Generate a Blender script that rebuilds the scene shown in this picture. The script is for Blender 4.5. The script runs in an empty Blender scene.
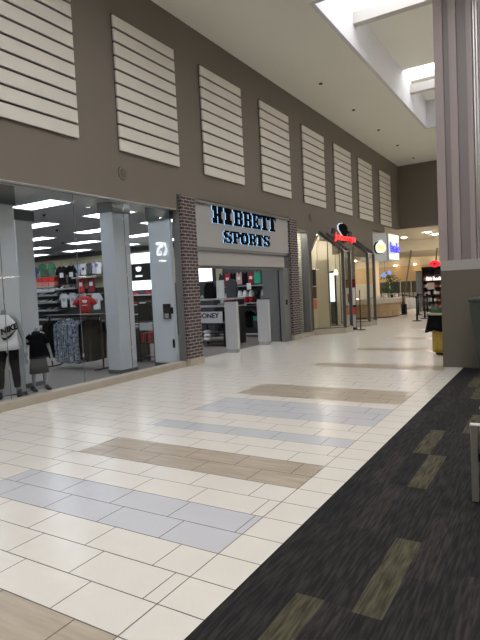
import bpy, bmesh, math, random
from mathutils import Vector, Matrix
rnd = random.Random(7)
COL = bpy.context.scene.collection
SC = bpy.context.scene

# ------------------------------------------------------------------ materials
MATS = {}
def mat(name, col, rough=.6, metal=0., noise=0., nscale=8., bump=0., bscale=60., emit=None, estr=0., spec=.5, coat=0.):
    if name in MATS: return MATS[name]
    m = bpy.data.materials.new(name); m.use_nodes = True
    nt = m.node_tree; n = nt.nodes; l = nt.links
    b = n['Principled BSDF']
    b.inputs['Base Color'].default_value = (*col, 1)
    b.inputs['Roughness'].default_value = rough
    b.inputs['Metallic'].default_value = metal
    b.inputs['Specular IOR Level'].default_value = spec
    b.inputs['Coat Weight'].default_value = coat
    g = n.new('ShaderNodeNewGeometry')
    if noise > 0:
        t = n.new('ShaderNodeTexNoise'); t.inputs['Scale'].default_value = nscale; t.inputs['Detail'].default_value = 4
        l.new(g.outputs['Position'], t.inputs['Vector'])
        mx = n.new('ShaderNodeMix'); mx.data_type = 'RGBA'
        mx.inputs[6].default_value = (*[c*(1-noise) for c in col], 1); mx.inputs[7].default_value = (*[min(1, c*(1+noise)) for c in col], 1)
        l.new(t.outputs['Fac'], mx.inputs[0]); l.new(mx.outputs[2], b.inputs['Base Color'])
    if bump > 0:
        t2 = n.new('ShaderNodeTexNoise'); t2.inputs['Scale'].default_value = bscale
        l.new(g.outputs['Position'], t2.inputs['Vector'])
        bp = n.new('ShaderNodeBump'); bp.inputs['Strength'].default_value = bump; bp.inputs['Distance'].default_value = .01
        l.new(t2.outputs['Fac'], bp.inputs['Height']); l.new(bp.outputs['Normal'], b.inputs['Normal'])
    if emit:
        b.inputs['Emission Color'].default_value = (*emit, 1); b.inputs['Emission Strength'].default_value = estr
    MATS[name] = m
    return m

def mat_glass(name, tint=(.9, .95, .95), refl=1.0, rough=0.0):
    m = bpy.data.materials.new(name); m.use_nodes = True
    nt = m.node_tree; n = nt.nodes; l = nt.links
    n.remove(n['Principled BSDF'])
    out = n['Material Output']
    tr = n.new('ShaderNodeBsdfTransparent'); tr.inputs['Color'].default_value = (*tint, 1)
    gl = n.new('ShaderNodeBsdfGlossy'); gl.inputs['Roughness'].default_value = rough
    fr = n.new('ShaderNodeLayerWeight'); pw = n.new('ShaderNodeMath'); pw.operation = 'POWER'; pw.inputs[1].default_value = 5   # Schlick
    ma = n.new('ShaderNodeMath'); ma.operation = 'MULTIPLY_ADD'; ma.inputs[1].default_value = .96; ma.inputs[2].default_value = .04
    fr.inputs['Blend'].default_value = .5
    l.new(fr.outputs['Facing'], pw.inputs[0]); l.new(pw.outputs[0], ma.inputs[0])
    mu = n.new('ShaderNodeMath'); mu.operation = 'MULTIPLY'; mu.inputs[1].default_value = refl
    mx = n.new('ShaderNodeMixShader')
    l.new(ma.outputs[0], mu.inputs[0]); l.new(mu.outputs[0], mx.inputs[0])
    l.new(tr.outputs[0], mx.inputs[1]); l.new(gl.outputs[0], mx.inputs[2]); l.new(mx.outputs[0], out.inputs['Surface'])
    return m

def mat_brick(name, c1, c2, mortar, bw, rh, ms=.012, rough=.8):
    m = bpy.data.materials.new(name); m.use_nodes = True
    nt = m.node_tree; n = nt.nodes; l = nt.links; b = n['Principled BSDF']
    g = n.new('ShaderNodeNewGeometry'); s = n.new('ShaderNodeSeparateXYZ'); l.new(g.outputs['Position'], s.inputs[0])
    a = n.new('ShaderNodeMath'); a.operation = 'ADD'; l.new(s.outputs[0], a.inputs[0]); l.new(s.outputs[1], a.inputs[1])
    c = n.new('ShaderNodeCombineXYZ'); l.new(a.outputs[0], c.inputs[0]); l.new(s.outputs[2], c.inputs[1])
    t = n.new('ShaderNodeTexBrick'); t.inputs['Scale'].default_value = 1
    t.inputs['Color1'].default_value = (*c1, 1); t.inputs['Color2'].default_value = (*c2, 1); t.inputs['Mortar'].default_value = (*mortar, 1)
    t.inputs['Brick Width'].default_value = bw; t.inputs['Row Height'].default_value = rh; t.inputs['Mortar Size'].default_value = ms
    t.inputs['Mortar Smooth'].default_value = .1
    l.new(c.outputs[0], t.inputs['Vector']); l.new(t.outputs['Color'], b.inputs['Base Color'])
    bp = n.new('ShaderNodeBump'); bp.inputs['Distance'].default_value = .01; bp.inputs['Strength'].default_value = .5; bp.invert = True
    l.new(t.outputs['Fac'], bp.inputs['Height']); l.new(bp.outputs['Normal'], b.inputs['Normal'])
    b.inputs['Roughness'].default_value = rough
    return m

def mat_streak(name, lo, hi, sx, sy, rough=.9, thr=(.35, .65), bump=.3, spec=.2):
    """colour streaks stretched along Y: woven carpet, wood-look tile"""
    m = bpy.data.materials.new(name); m.use_nodes = True
    nt = m.node_tree; n = nt.nodes; l = nt.links; b = n['Principled BSDF']
    g = n.new('ShaderNodeNewGeometry'); mp = n.new('ShaderNodeMapping'); mp.inputs['Scale'].default_value = (sx, sy, 1)
    l.new(g.outputs['Position'], mp.inputs['Vector'])
    t = n.new('ShaderNodeTexNoise'); t.inputs['Scale'].default_value = 1; t.inputs['Detail'].default_value = 3
    l.new(mp.outputs[0], t.inputs['Vector'])
    r = n.new('ShaderNodeValToRGB'); r.color_ramp.elements[0].position = thr[0]; r.color_ramp.elements[1].position = thr[1]
    r.color_ramp.elements[0].color = (*lo, 1); r.color_ramp.elements[1].color = (*hi, 1)
    l.new(t.outputs['Fac'], r.inputs[0]); l.new(r.outputs[0], b.inputs['Base Color'])
    if bump:
        bp = n.new('ShaderNodeBump'); bp.inputs['Strength'].default_value = bump; bp.inputs['Distance'].default_value = .004
        l.new(t.outputs['Fac'], bp.inputs['Height']); l.new(bp.outputs['Normal'], b.inputs['Normal'])
    b.inputs['Roughness'].default_value = rough; b.inputs['Specular IOR Level'].default_value = spec
    return m

def mat_pattern(name, cols, scale, rough=.8):
    m = bpy.data.materials.new(name); m.use_nodes = True
    nt = m.node_tree; n = nt.nodes; l = nt.links; b = n['Principled BSDF']
    g = n.new('ShaderNodeNewGeometry'); t = n.new('ShaderNodeTexNoise'); t.inputs['Scale'].default_value = scale; t.inputs['Detail'].default_value = 2
    l.new(g.outputs['Position'], t.inputs['Vector'])
    r = n.new('ShaderNodeValToRGB'); r.color_ramp.interpolation = 'CONSTANT'
    e = r.color_ramp.elements; e[0].color = (*cols[0][1], 1); e[0].position = 0
    e[1].position = cols[1][0]; e[1].color = (*cols[1][1], 1)
    for p, c in cols[2:]:
        x = e.new(p); x.color = (*c, 1)
    l.new(t.outputs['Fac'], r.inputs[0]); l.new(r.outputs[0], b.inputs['Base Color']); b.inputs['Roughness'].default_value = rough
    return m

TAUPE = mat('taupe_wall', (.175, .152, .125), .85, noise=.05, nscale=1.2, bump=.08, bscale=90)
CEIL = mat('ceiling_paint', (.80, .80, .735), .9, noise=.03, nscale=.7)
SHAFT = mat('skylight_shaft_paint', (.66, .66, .68), .8, noise=.02)
PANELW = mat('offwhite_panel', (.66, .63, .57), .6, noise=.05, nscale=3)
PGAP = mat('panel_gap', (.05, .042, .036), .8)
CREAMT = mat('cream_tile', (.70, .66, .60), .24, noise=.05, nscale=2.3, spec=.5)
BLUET = mat('bluegrey_tile', (.54, .54, .565), .24, noise=.05, nscale=2.3, spec=.5)
BEIGET = mat_streak('beige_wood_tile', (.36, .30, .23), (.46, .39, .31), 2.2, 16, rough=.3, bump=0, spec=.5)
GROUT = mat('grout', (.15, .13, .12), .8)
CARD = mat_streak('charcoal_carpet', (.010, .0095, .010), (.034, .030, .029), 60, 5, thr=(.42, .7))
CARB = mat_streak('black_carpet', (.006, .006, .0065), (.020, .019, .020), 60, 5)
CARG = mat_streak('brown_grey_carpet', (.014, .012, .012), (.045, .038, .036), 60, 5, thr=(.4, .68))
CARO = mat_streak('olive_carpet', (.03, .027, .016), (.085, .078, .05), 60, 5)
BRICK = mat_brick('dark_brick', (.075, .042, .042), (.045, .03, .032), (.30, .275, .27), .21, .072, ms=.009)
BEAMW = mat('beam_paint', (.5, .48, .455), .6)
SIGNW = mat('sign_panel_paint', (.36, .35, .345), .5, noise=.03, nscale=2)
GREYP = mat('grey_paint', (.165, .165, .165), .5)
GREYL = mat('lighter_grey_paint', (.33, .33, .33), .5)
FRAME = mat('grey_metal_frame', (.19, .19, .19), .4, metal=.3)
CURB = mat('tan_stone_curb', (.40, .355, .29), .45, noise=.18, nscale=4)
BLACK = mat('black_plastic', (.010, .010, .010), .5, spec=.25)
MATTE = mat('matte_black', (.004, .004, .004), .9, spec=.05)
BLKM = mat('black_metal', (.015, .015, .016), .35, metal=.4)
STEEL = mat('brushed_steel', (.5, .5, .5), .3, metal=1)
GLASS = mat_glass('shop_glass', (.95, .965, .975), .6)
GLASS2 = mat_glass('bay_glass', (.93, .93, .9), 1.0)
STORECEIL = mat('store_ceiling', (.50, .505, .51), .9)
STOREFL = mat_streak('store_carpet', (.018, .02, .022), (.095, .10, .11), 3, 12, thr=(.42, .62))
STOREWALL = mat('store_wall_cream', (.55, .50, .34), .8)
COLGREY = mat('blue_grey_column_paint', (.50, .52, .55), .5, noise=.02)
COLDARK = mat('dark_column_cap', (.07, .078, .08), .5)
TROFF = mat('troffer_diffuser', (.9, .9, .9), .5, emit=(.86, .93, 1), estr=9)
LITBOX = mat('lightbox_white', (.9, .9, .9), .5, emit=(.95, .98, 1), estr=2.4)
SKYP = mat('skylight_pane', (.9, .9, .9), .5, emit=(.97, .98, 1), estr=3.5)
SKYFILL = mat('skylight_pane_added', (.9, .9, .9), .5, emit=(.98, .98, 1), estr=3.8)
HALO = mat('halo_light', (.3, .6, 1), .5, emit=(.35, .65, 1), estr=1.3)
WHITE = mat('white_cloth', (.68, .68, .70), .8)
WHITEP = mat('white_plastic', (.75, .75, .75), .4)
RED = mat('red_cloth', (.42, .012, .02), .8)
REDP = mat('red_board', (.55, .03, .03), .5)
DRED = mat('dark_red_cloth', (.20, .012, .02), .8)
PINK = mat('salmon_board', (.75, .22, .17), .6)
GREEN = mat('green_cloth', (.03, .13, .07), .8)
TEAL = mat('teal_cloth', (.02, .30, .17), .8)
BLKC = mat('black_cloth', (.006, .006, .008), .9, spec=.1, bump=.3, bscale=30)
DGREY = mat('dark_grey_cloth', (.05, .05, .055), .9)
SKIN = mat('grey_mannequin', (.24, .26, .27), .35)
CREAMW = mat('cream_paint', (.62, .55, .42), .7)
CREAMC = mat('cream_ceiling', (.66, .58, .46), .8)
TANW = mat('tan_wall', (.55, .38, .21), .7)
MARBLE = mat('cream_counter_stone', (.62, .56, .46), .25, noise=.08, nscale=9)
TANTILE = mat_brick('tan_counter_tile', (.42, .28, .15), (.50, .35, .20), (.30, .22, .14), .42, .30, ms=.006, rough=.4)
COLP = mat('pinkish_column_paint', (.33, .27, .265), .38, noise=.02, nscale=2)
COLPD = mat('column_recess_tone', (.22, .19, .185), .4)  # darker tone for the strips in the recesses
COLB = mat('column_base_paint', (.115, .099, .076), .5, noise=.05, nscale=1)
COLTRIM = mat('column_trim_paint', (.36, .34, .32), .4)
PLANT = mat('dark_green_planter', (.045, .055, .045), .5)
LEAF = mat('leaf_green', (.03, .09, .03), .6)
YEL = mat('yellow_satin', (.42, .27, .03), .45, noise=.25, nscale=20)
DNL = mat('downlight_lens', (1, 1, 1), .5, emit=(1, .93, .8), estr=280)
DNLW = mat('white_downlight_lens', (1, 1, 1), .5, emit=(.9, 1, .98), estr=12)
REDN = mat('red_neon', (.9, .02, .02), .5, emit=(1, .03, .03), estr=1.0)
BLUEN = mat('blue_neon', (.03, .03, .8), .5, emit=(.03, .03, .85), estr=.6)
YELN = mat('yellow_lit', (1, .75, .1), .5, emit=(1, .72, .05), estr=.8)
WHITN = mat('white_lit', (1, 1, 1), .5, emit=(1, 1, .96), estr=.75)
KSN = mat('white_sign_lit', (1, 1, 1), .5, emit=(.9, .95, 1), estr=20)
BOXGL = mat('frosted_fascia_glow', (.52, .54, .54), .3, emit=(.8, .85, .87), estr=.16)  # weak emission added so the fascia face looks brighter
BOXG2 = mat('pale_green_fascia', (.50, .58, .56), .3, emit=(.75, .9, .88), estr=.3)
UPH = mat('mauve_upholstery', (.17, .10, .095), .6)
CHROME = mat('chair_metal', (.30, .28, .25), .4, metal=.5)
CTOP = mat('chair_rail_metal', (.75, .72, .68), .3, metal=.3)
PATT = mat_pattern('blue_white_print', [(0, (.02, .03, .06)), (.42, (.30, .34, .40)), (.5, (.05, .07, .12)), (.57, (.42, .45, .50))], 16)
MERCH1 = mat_pattern('footwear_mix', [(0, (.02, .02, .02)), (.45, (.25, .25, .26)), (.52, (.05, .05, .06)), (.6, (.35, .1, .1))], 12)

# ------------------------------------------------------------------ helpers
class MB:
    def __init__(s): s.bm = bmesh.new()
    def box(s, x0, x1, y0, y1, z0, z1, mi=0, M=None):
        vs = [s.bm.verts.new((x, y, z)) for x in (x0, x1) for y in (y0, y1) for z in (z0, z1)]
        if M is not None:
            for v in vs: v.co = M @ v.co
        for f in ((0, 1, 3, 2), (4, 6, 7, 5), (0, 4, 5, 1), (2, 3, 7, 6), (0, 2, 6, 4), (1, 5, 7, 3)):
            fc = s.bm.faces.new([vs[i] for i in f]); fc.material_index = mi
        return s
    def prism(s, pts, d, mi=0):
        """pts: 3-D polygon, extruded by vector d"""
        a = [s.bm.verts.new(p) for p in pts]; b = [s.bm.verts.new(Vector(p) + Vector(d)) for p in pts]
        n = len(pts)
        s.bm.faces.new(a).material_index = mi; s.bm.faces.new(b[::-1]).material_index = mi
        for i in range(n):
            s.bm.faces.new((a[i], b[i], b[(i+1) % n], a[(i+1) % n])).material_index = mi
        return s
    def quad(s, pts, mi=0):
        s.bm.faces.new([s.bm.verts.new(p) for p in pts]).material_index = mi; return s
    def loft(s, rings, mi=0, n=16, cap=True):
        """rings: (centre, rx, ry) horizontal ellipses, or (centre, u, v) with vectors"""
        R = []
        for c, u, v in rings:
            c = Vector(c)
            u = Vector((u, 0, 0)) if not hasattr(u, '__len__') else Vector(u)
            v = Vector((0, v, 0)) if not hasattr(v, '__len__') else Vector(v)
            R.append([s.bm.verts.new(c + u*math.cos(2*math.pi*i/n) + v*math.sin(2*math.pi*i/n)) for i in range(n)])
        for a, b in zip(R, R[1:]):
            for i in range(n):
                f = s.bm.faces.new((a[i], a[(i+1) % n], b[(i+1) % n], b[i])); f.smooth = True; f.material_index = mi
        if cap:
            s.bm.faces.new(R[0][::-1]).material_index = mi; s.bm.faces.new(R[-1]).material_index = mi
        return s
    def bar(s, a, b, w, h=None, mi=0, up=(0, 0, 1)):
        h = h or w; a = Vector(a); b = Vector(b); d = (b-a).normalized(); up = Vector(up)
        if abs(d.dot(up)) > .99: up = Vector((1, 0, 0))
        x = d.cross(up).normalized()*w/2; y = x.cross(d).normalized()*h/2
        vs = [s.bm.verts.new(p + q) for p in (a, b) for q in (x+y, -x+y, -x-y, x-y)]
        s.bm.faces.new(vs[3::-1]).material_index = mi; s.bm.faces.new(vs[4:]).material_index = mi
        for i in range(4): s.bm.faces.new((vs[i], vs[(i+1) % 4], vs[4+(i+1) % 4], vs[4+i])).material_index = mi
        return s
    def tube(s, pts, r, n=10, mi=0):
        pts = [Vector(p) for p in pts]; rr = r if hasattr(r, '__len__') else [r]*len(pts); rings = []
        for i, p in enumerate(pts):
            d = (pts[min(i+1, len(pts)-1)] - pts[max(i-1, 0)]).normalized()
            up = Vector((0, 0, 1)) if abs(d.z) < .95 else Vector((1, 0, 0))
            x = d.cross(up).normalized(); y = d.cross(x).normalized()
            rings.append((p, x*rr[i], y*rr[i]))
        return s.loft(rings, mi, n)
    def cyl(s, x, y, z0, z1, r, n=20, mi=0, r2=None): return s.loft([((x, y, z0), r, r), ((x, y, z1), r2 or r, r2 or r)], mi, n)

def build(name, mb, mats, parent=None, kind=None, loc=None, bevel=0):
    bmesh.ops.recalc_face_normals(mb.bm, faces=mb.bm.faces[:])
    me = bpy.data.meshes.new(name); mb.bm.to_mesh(me); mb.bm.free()
    for m in (mats if isinstance(mats, (list, tuple)) else [mats]): me.materials.append(m)
    o = bpy.data.objects.new(name, me); COL.objects.link(o)
    if parent: o.parent = parent
    if kind: o['kind'] = kind
    if loc: o.location = loc
    if bevel:
        b = o.modifiers.new('Bevel', 'BEVEL'); b.width = bevel; b.segments = 2; b.limit_method = 'ANGLE'
    return o
def struct(name, mb, mats, **k): return build(name, mb, mats, kind='structure', **k)
def tag(o, label, cat, group=None):
    o['label'] = label; o['category'] = cat
    if group: o['group'] = group
    return o
def thing(name, label, cat, loc=(0, 0, 0), rz=0, group=None):
    o = bpy.data.objects.new(name, None); COL.objects.link(o); o.location = loc; o.rotation_euler = (0, 0, rz)
    o.empty_display_size = .1
    return tag(o, label, cat, group)
def dup(root, loc=None, rz=None, label=None, group=None):
    r = root.copy(); COL.objects.link(r)
    if loc is not None: r.location = loc
    if rz is not None: r.rotation_euler = (0, 0, rz)
    if label: r['label'] = label
    if group: r['group'] = group
    for ch in list(root.children):
        c = ch.copy(); COL.objects.link(c); c.parent = r
        for g in list(ch.children):
            d = g.copy(); COL.objects.link(d); d.parent = c
    return r
def text_obj(name, body, size, M, material, depth=.01, parent=None, sx=1., shear=0., dims=None, bold=.018):
    cu = bpy.data.curves.new(name, 'FONT'); cu.body = body; cu.size = size; cu.extrude = depth; cu.align_x = 'CENTER'; cu.align_y = 'CENTER'
    cu.shear = shear; cu.offset = size*bold
    o = bpy.data.objects.new(name+'_curve', cu); COL.objects.link(o)
    bpy.context.view_layer.update()
    me = bpy.data.meshes.new_from_object(o.evaluated_get(bpy.context.evaluated_depsgraph_get()))
    bpy.data.objects.remove(o); bpy.data.curves.remove(cu)
    if dims:
        xs = [v.co.x for v in me.vertices]; ys = [v.co.y for v in me.vertices]
        me.transform(Matrix.Translation((-(max(xs)+min(xs))/2, -(max(ys)+min(ys))/2, 0)))
        me.transform(Matrix.Diagonal((dims[0]/(max(xs)-min(xs)), dims[1]/(max(ys)-min(ys)), 1, 1)))
    me.transform(Matrix.Diagonal((sx, 1, 1, 1))); me.transform(M)
    me.materials.clear(); me.materials.append(material)
    t = bpy.data.objects.new(name, me); COL.objects.link(t)
    if parent: t.parent = parent
    return t
# text facing +X (reads left to right with rising Y), facing -Y (reads with rising X)
def face_px(x, y, z): return Matrix.Translation((x, y, z)) @ Matrix(((0, 0, 1, 0), (1, 0, 0, 0), (0, 1, 0, 0), (0, 0, 0, 1)))
def face_my(x, y, z): return Matrix.Translation((x, y, z)) @ Matrix(((1, 0, 0, 0), (0, 0, -1, 0), (0, 1, 0, 0), (0, 0, 0, 1)))
def face_mx(x, y, z): return Matrix.Translation((x, y, z)) @ Matrix(((0, 0, -1, 0), (-1, 0, 0, 0), (0, 1, 0, 0), (0, 0, 0, 1)))

# ------------------------------------------------------------------ camera
H = 1.6
cam = bpy.data.cameras.new('camera'); co = bpy.data.objects.new('camera', cam); COL.objects.link(co)
F_, yaw, pitch, roll = 525.86, -.547247, -.0567679, -.0488887
Fv = Vector((math.sin(yaw)*math.cos(pitch), math.cos(yaw)*math.cos(pitch), math.sin(pitch)))
r0 = Fv.cross(Vector((0, 0, 1))).normalized(); u0 = r0.cross(Fv)
rv = r0*math.cos(roll)+u0*math.sin(roll); uv = -r0*math.sin(roll)+u0*math.cos(roll)
co.matrix_world = Matrix(((rv.x, uv.x, -Fv.x, 0), (rv.y, uv.y, -Fv.y, 0), (rv.z, uv.z, -Fv.z, H), (0, 0, 0, 1)))
cam.sensor_fit = 'VERTICAL'; cam.sensor_height = 24; cam.lens = F_*24/640; cam.clip_end = 200; cam.clip_start = .05
SC.camera = co
SC.view_settings.view_transform = 'Standard'; SC.view_settings.look = 'None'; SC.view_settings.exposure = 0; SC.view_settings.gamma = 1
SC.view_settings.use_curve_mapping = False
w = bpy.data.worlds.new('world'); SC.world = w; w.use_nodes = True
w.node_tree.nodes['Background'].inputs[0].default_value = (.75, .8, .9, 1); w.node_tree.nodes['Background'].inputs[1].default_value = .6

XW = -6.95      # plane of the left mall wall
XR = 4.0        # right mall wall
CZ = 7.5

# ------------------------------------------------------------------ floor
fb = MB()
fb.box(-14, XR+.2, -8, 46, -.25, -.004, 0)
P = .2865; L = 2*P; Y0 = 1.705; g = .0035
def tile(x0, x1, y0, y1, mi):
    fb.quad([(x0+g, y0+g, 0), (x1-g, y0+g, 0), (x1-g, y1-g, 0), (x0+g, y1-g, 0)], mi)
bands = {2: [(-2, -1), (7, 8), (18, 20), (28, 29), (37, 38), (46, 47), (56, 57)], 3: [(3, 4), (11, 11), (14, 16)]}
def band(row):
    for mi, rs in bands.items():
        for a, b in rs:
            if a <= row <= b: return mi
    return 1
offs = {0: -2.28, 1: -1.90, 2: -2.08, 3: -2.275, 4: -1.86, -1: -2.09}
for row in range(-12, 140):
    y0 = Y0+row*P; y1 = y0+P
    j = offs.get(row, -1.8 - [.1, .29, .48, .2, .38][row % 5]); c = band(row)
    while j > -1.8: j -= L
    x = -1.8; nxt = j
    while x > -7.4:
        lo = max(nxt, -7.4)
        # split the tile where the coloured field ends at x = -4.3
        if c != 1 and lo < -4.3 < x:
            tile(-4.3, x, y0, y1, c); tile(lo, -4.3, y0, y1, 1)
        else:
            tile(lo, x, y0, y1, c if x > -4.29 else 1)
        x = nxt; nxt -= L
    if y0 > 10.1:                # beyond the carpet the cream tiles go on to the right
        xx = -1.8
        while xx < XR: tile(xx, min(xx+L, XR), y0, y1, 1); xx += L
for k in range(-12, 31):         # square border tiles beside the carpet
    y0 = 1.705+k*.2865*1.0
    if y0 < 10.1: tile(-1.8, -1.5, y0, y0+P, 1)
tile(-1.8, XR, 9.73, 9.9, 1) if False else None
struct('floor', fb, [GROUT, CREAMT, BEIGET, BLUET])

cb = MB()
acc = {(-.95, 2.37): 3, (-1.26, 1.52): 3, (-1.26, 5.0): 3, (-1.11, 4.1): 3, (-.95, 5.83): 3, (-1.26, 8.45): 3, (-1.11, 7.6): 3, (-.65, 5.0): 3, (-.8, 8.45): 3}
cw = .1525; cl = .85
ci = 0
for i in range(-1, 34):
    x0 = -1.5 + i*cw if i >= 0 else None
    if x0 is None: continue
    off = [.67, 1.52-.85*1, .67+.03, .67+.02, 1.52-.85, .25, .6, .4][i % 8]
    k = 0; y = -8.5+off
    while y < 10.16:
        ya = max(y, -8); yb = min(y+cl, 10.16)
        q = rnd.random(); mi = 0 if q < .5 else (2 if q < .72 else 1)
        if i > 6 and q > .93: mi = 3
        for (ax, ay) in acc:
            if abs(x0 - (-1.5+round((ax+1.5)/cw)*cw)) < .01 and abs((y+.0) - ay) < .43: mi = 3
        cb.quad([(x0, ya, .004), (min(x0+cw, XR), ya, .004), (min(x0+cw, XR), yb, .004), (x0, yb, .004)], mi)
        y += cl
    if x0+cw > XR: break
cb.box(-1.5, XR, -8, 10.16, -.002, .0035, 1)
struct('floor_carpet', cb, [CARD, CARB, CARG, CARO])

# ------------------------------------------------------------------ left wall of the mall
mb = MB()
T = XW-.25
for y0, y1, z0 in ((-8, 9.05, 3.39), (9.05, 14.87, 3.70), (14.87, 15.85, 3.42), (15.85, 16.05, 0), (16.05, 20.06, 3.50), (20.06, 22.9, 2.75), (22.9, 24.8, 3.96), (24.8, 27.6, 4.33)):
    mb.box(T, XW, y0, y1, z0, CZ)
mb.box(T, XW, 17.45, 18.58, 3.2, 3.5)
mb.box(T, XW, 20.06, 20.3, 0, 2.75)
for y in (16.0, 18.62):      # wall cut along the slope of the bay roofs
    mb.prism([(T, y, 2.74), (T, y+.78, 3.42), (T, y+.78, 3.5), (T, y, 3.5)], (.25, 0, 0)); mb.box(T, XW, y+.78, y+1.45, 3.42, 3.5)
struct('wall_left', mb, TAUPE)
mb = MB(); mb.box(T, XR, 27.6, 27.85, 4.33, CZ); struct('wall_far', mb, TAUPE)
mb = MB(); mb.box(T, XR+.2, -8.2, -8, 0, CZ); struct('wall_back', mb, TAUPE)
# right wall with one lit shop opening
mb = MB()
for y0, y1, z0, z1 in ((-8, 12, 2.6, CZ), (12, 20, 2.6, CZ), (20, 26, 2.6, CZ), (26, 27.6, 0, CZ), (-8, -4, 0, 2.6), (4, 6, 0, 2.6), (11.4, 12.2, 0, 2.6), (18.6, 19.4, 0, 2.6)):
    mb.box(XR, XR+.2, y0, y1, z0, z1)
struct('wall_right', mb, TAUPE)
mb = MB(); mb.box(XR+.2, XR+3, -8, 27.6, -.2, -.01); mb.box(XR+.2, XR+3, -8, 27.6, 2.6, 2.8); mb.box(XR+3, XR+3.1, -8, 27.6, -.2, 2.8)
struct('wall_right_shop', mb, CREAMW)

# ceiling with skylight wells
WX0, WX1 = -4.3, 1.3
mb = MB()
wells = [(-6.5, 7.6), (10.69, 21.64)]
ZT = 8.64
mb.box(T, WX0-.1, -8, 27.6, CZ, CZ+.15); mb.box(WX1+.1, XR+.2, -8, 27.6, CZ, CZ+.15)
for a, b in ((-8, -6.6), (7.7, 10.59), (21.74, 27.6)): mb.box(WX0-.1, WX1+.1, a, b, CZ, CZ+.15)
struct('ceiling', mb, CEIL)
mb = MB()
for a, b in wells:
    mb.box(WX0-.1, WX0, a-.1, b+.1, CZ-.001, 9.6); mb.box(WX1, WX1+.1, a-.1, b+.1, CZ-.001, 9.6)
    mb.box(WX0, WX1, a-.1, a, CZ-.001, 9.6); mb.box(WX0, WX1, b, b+.1, CZ-.001, 9.6)
struct('ceiling_shaft', mb, SHAFT)
mb = MB(); mb.box(WX0, WX1, 13.45, 17.99, ZT-.15, ZT+.25); mb.box(WX0, -2.3, 19.22, 21.64, ZT-.1, ZT+.25); mb.box(WX0, WX1, -.5, 2.0, ZT, ZT+.1)
struct('ceiling_upper', mb, CEIL)
def beam(y, lab):
    b = MB(); b.box(WX0, WX1, y, y+.22, 8.07, 8.35)
    tag(build('ceiling_beam', b, BEAMW, loc=None), lab, 'beam')
beam(13.15, 'broad pale beam across the skylight well nearest the camera')
beam(19.0, 'slender pale beam across the far end of the skylight well')
mb = MB(); mb.box(WX0, WX1, 10.69, 13.45, 8.75, 8.85); struct('window_1', mb, SKYP)
mb = MB(); mb.box(WX0, WX1, 17.99, 19.22, 8.75, 8.85); mb.box(-2.3, WX1, 19.22, 21.64, 8.75, 8.85); struct('window_2', mb, SKYP)  # the pane hidden behind the column is added to light the far end
mb = MB(); mb.box(WX0, WX1, 2.0, 7.6, 8.75, 8.85); mb.box(WX0, WX1, -6.5, -.5, 8.75, 8.85); struct('window_3', mb, SKYFILL)  # out-of-view skylight panes, added as fill for the near floor

# ceiling downlights along the wall
n_ord = ['nearest the camera, highest in the row', 'second from the camera', 'third from the camera', 'fourth from the camera', 'fifth from the camera, far along', 'sixth from the camera, close to the far wall']
for i, y in enumerate((11.95, 14.82, 17.7, 20.6, 23.4, 26.3)):
    if i == 0: continue
    b = MB(); b.cyl(-5.88, y, CZ-.012, CZ-.0005, .06); b.cyl(-5.88, y, CZ-.03, CZ-.0119, .035)
    tag(build('recessed_downlight', b, BLACK), 'small dark round ceiling fitting, %s' % ['', 'nearest the camera', 'second from the camera', 'third from the camera', 'fourth from the camera', 'closest to the far wall'][i], 'downlight', 'dark ceiling fittings above the left wall')
# round wall speakers
for y, z, lab in ((7.46, 3.89, 'round taupe wall speaker above the shop window at left'), (16.16, 3.86, 'faint round wall speaker left of the red lettered sign')):
    t = thing('wall_speaker', lab, 'speaker', (XW, y, z))
    b = MB(); b.loft([((0, 0, 0), (0, .13, 0), (0, 0, .13)), ((.02, 0, 0), (0, .125, 0), (0, 0, .125))], n=28); build('housing', b, TAUPE, t)
    b = MB(); b.loft([((.0201, 0, 0), (0, .085, 0), (0, 0, .085)), ((.03, 0, 0), (0, .075, 0), (0, 0, .075))], n=28); build('grille', b, COLB, t)

# slatted wall panels: 10 planks each
pn = [4.61, 7.37, 10.10, 12.88, 15.65, 18.40, 21.10, 24.05]
pl = ['cut off by the left edge of the photo', 'above the glass shop window, round speaker below it', 'above the dark brick pier at left of the lettered shop sign',
      'above the right end of the black lettered shop sign', 'above the narrow window strip beside the right brick pier', 'above the head emblem of the red sign',
      'second from the far corner, above the angled bay windows', 'nearest the far corner of the wall']
for y, lab in zip(pn, pl):
    t = thing('slatted_panel', 'off-white slatted wall panel %s' % lab, 'wall panel', (XW, y, 4.29), 0)
    b = MB(); b.box(0, .025, .01, 1.77, .005, 2.465); build('backing', b, PGAP, t)
    b = MB()
    for k in range(10): b.box(.0251, .06, 0, 1.78, k*.2475, k*.2475+.203)
    build('slats', b, PANELW, t)

# ------------------------------------------------------------------ shop room behind the left wall
mb = MB(); mb.box(-26, XW-.02, 1.0, 16.2, -.2, -.006); struct('floor_shop', mb, STOREFL)
mb = MB(); mb.box(-26, T, 1.0, 16.2, 3.52, 3.6); mb.box(T, XW-.001, 1.0, 9.04, 3.38, 3.3895); struct('ceiling_shop', mb, STORECEIL)
mb = MB(); mb.box(-26.1, -26, 1, 16.2, 0, 3.52); struct('wall_shop_left', mb, GREYL)
mb = MB(); mb.box(-26, T-.02, .9, 1, 0, 3.52); struct('wall_shop_near', mb, GREYL)
mb = MB(); mb.box(-26, T-.02, 16.0, 16.1, 0, 2.0, 1); mb.box(-26, T-.02, 16.0, 16.1, 2.0, 3.34, 0); mb.box(-26, T-.02, 15.9, 16.1, 3.34, 3.52, 1)
struct('wall_shop_far', mb, [STOREWALL, mat('charcoal_slatwall', (.06, .06, .063), .6)])
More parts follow.
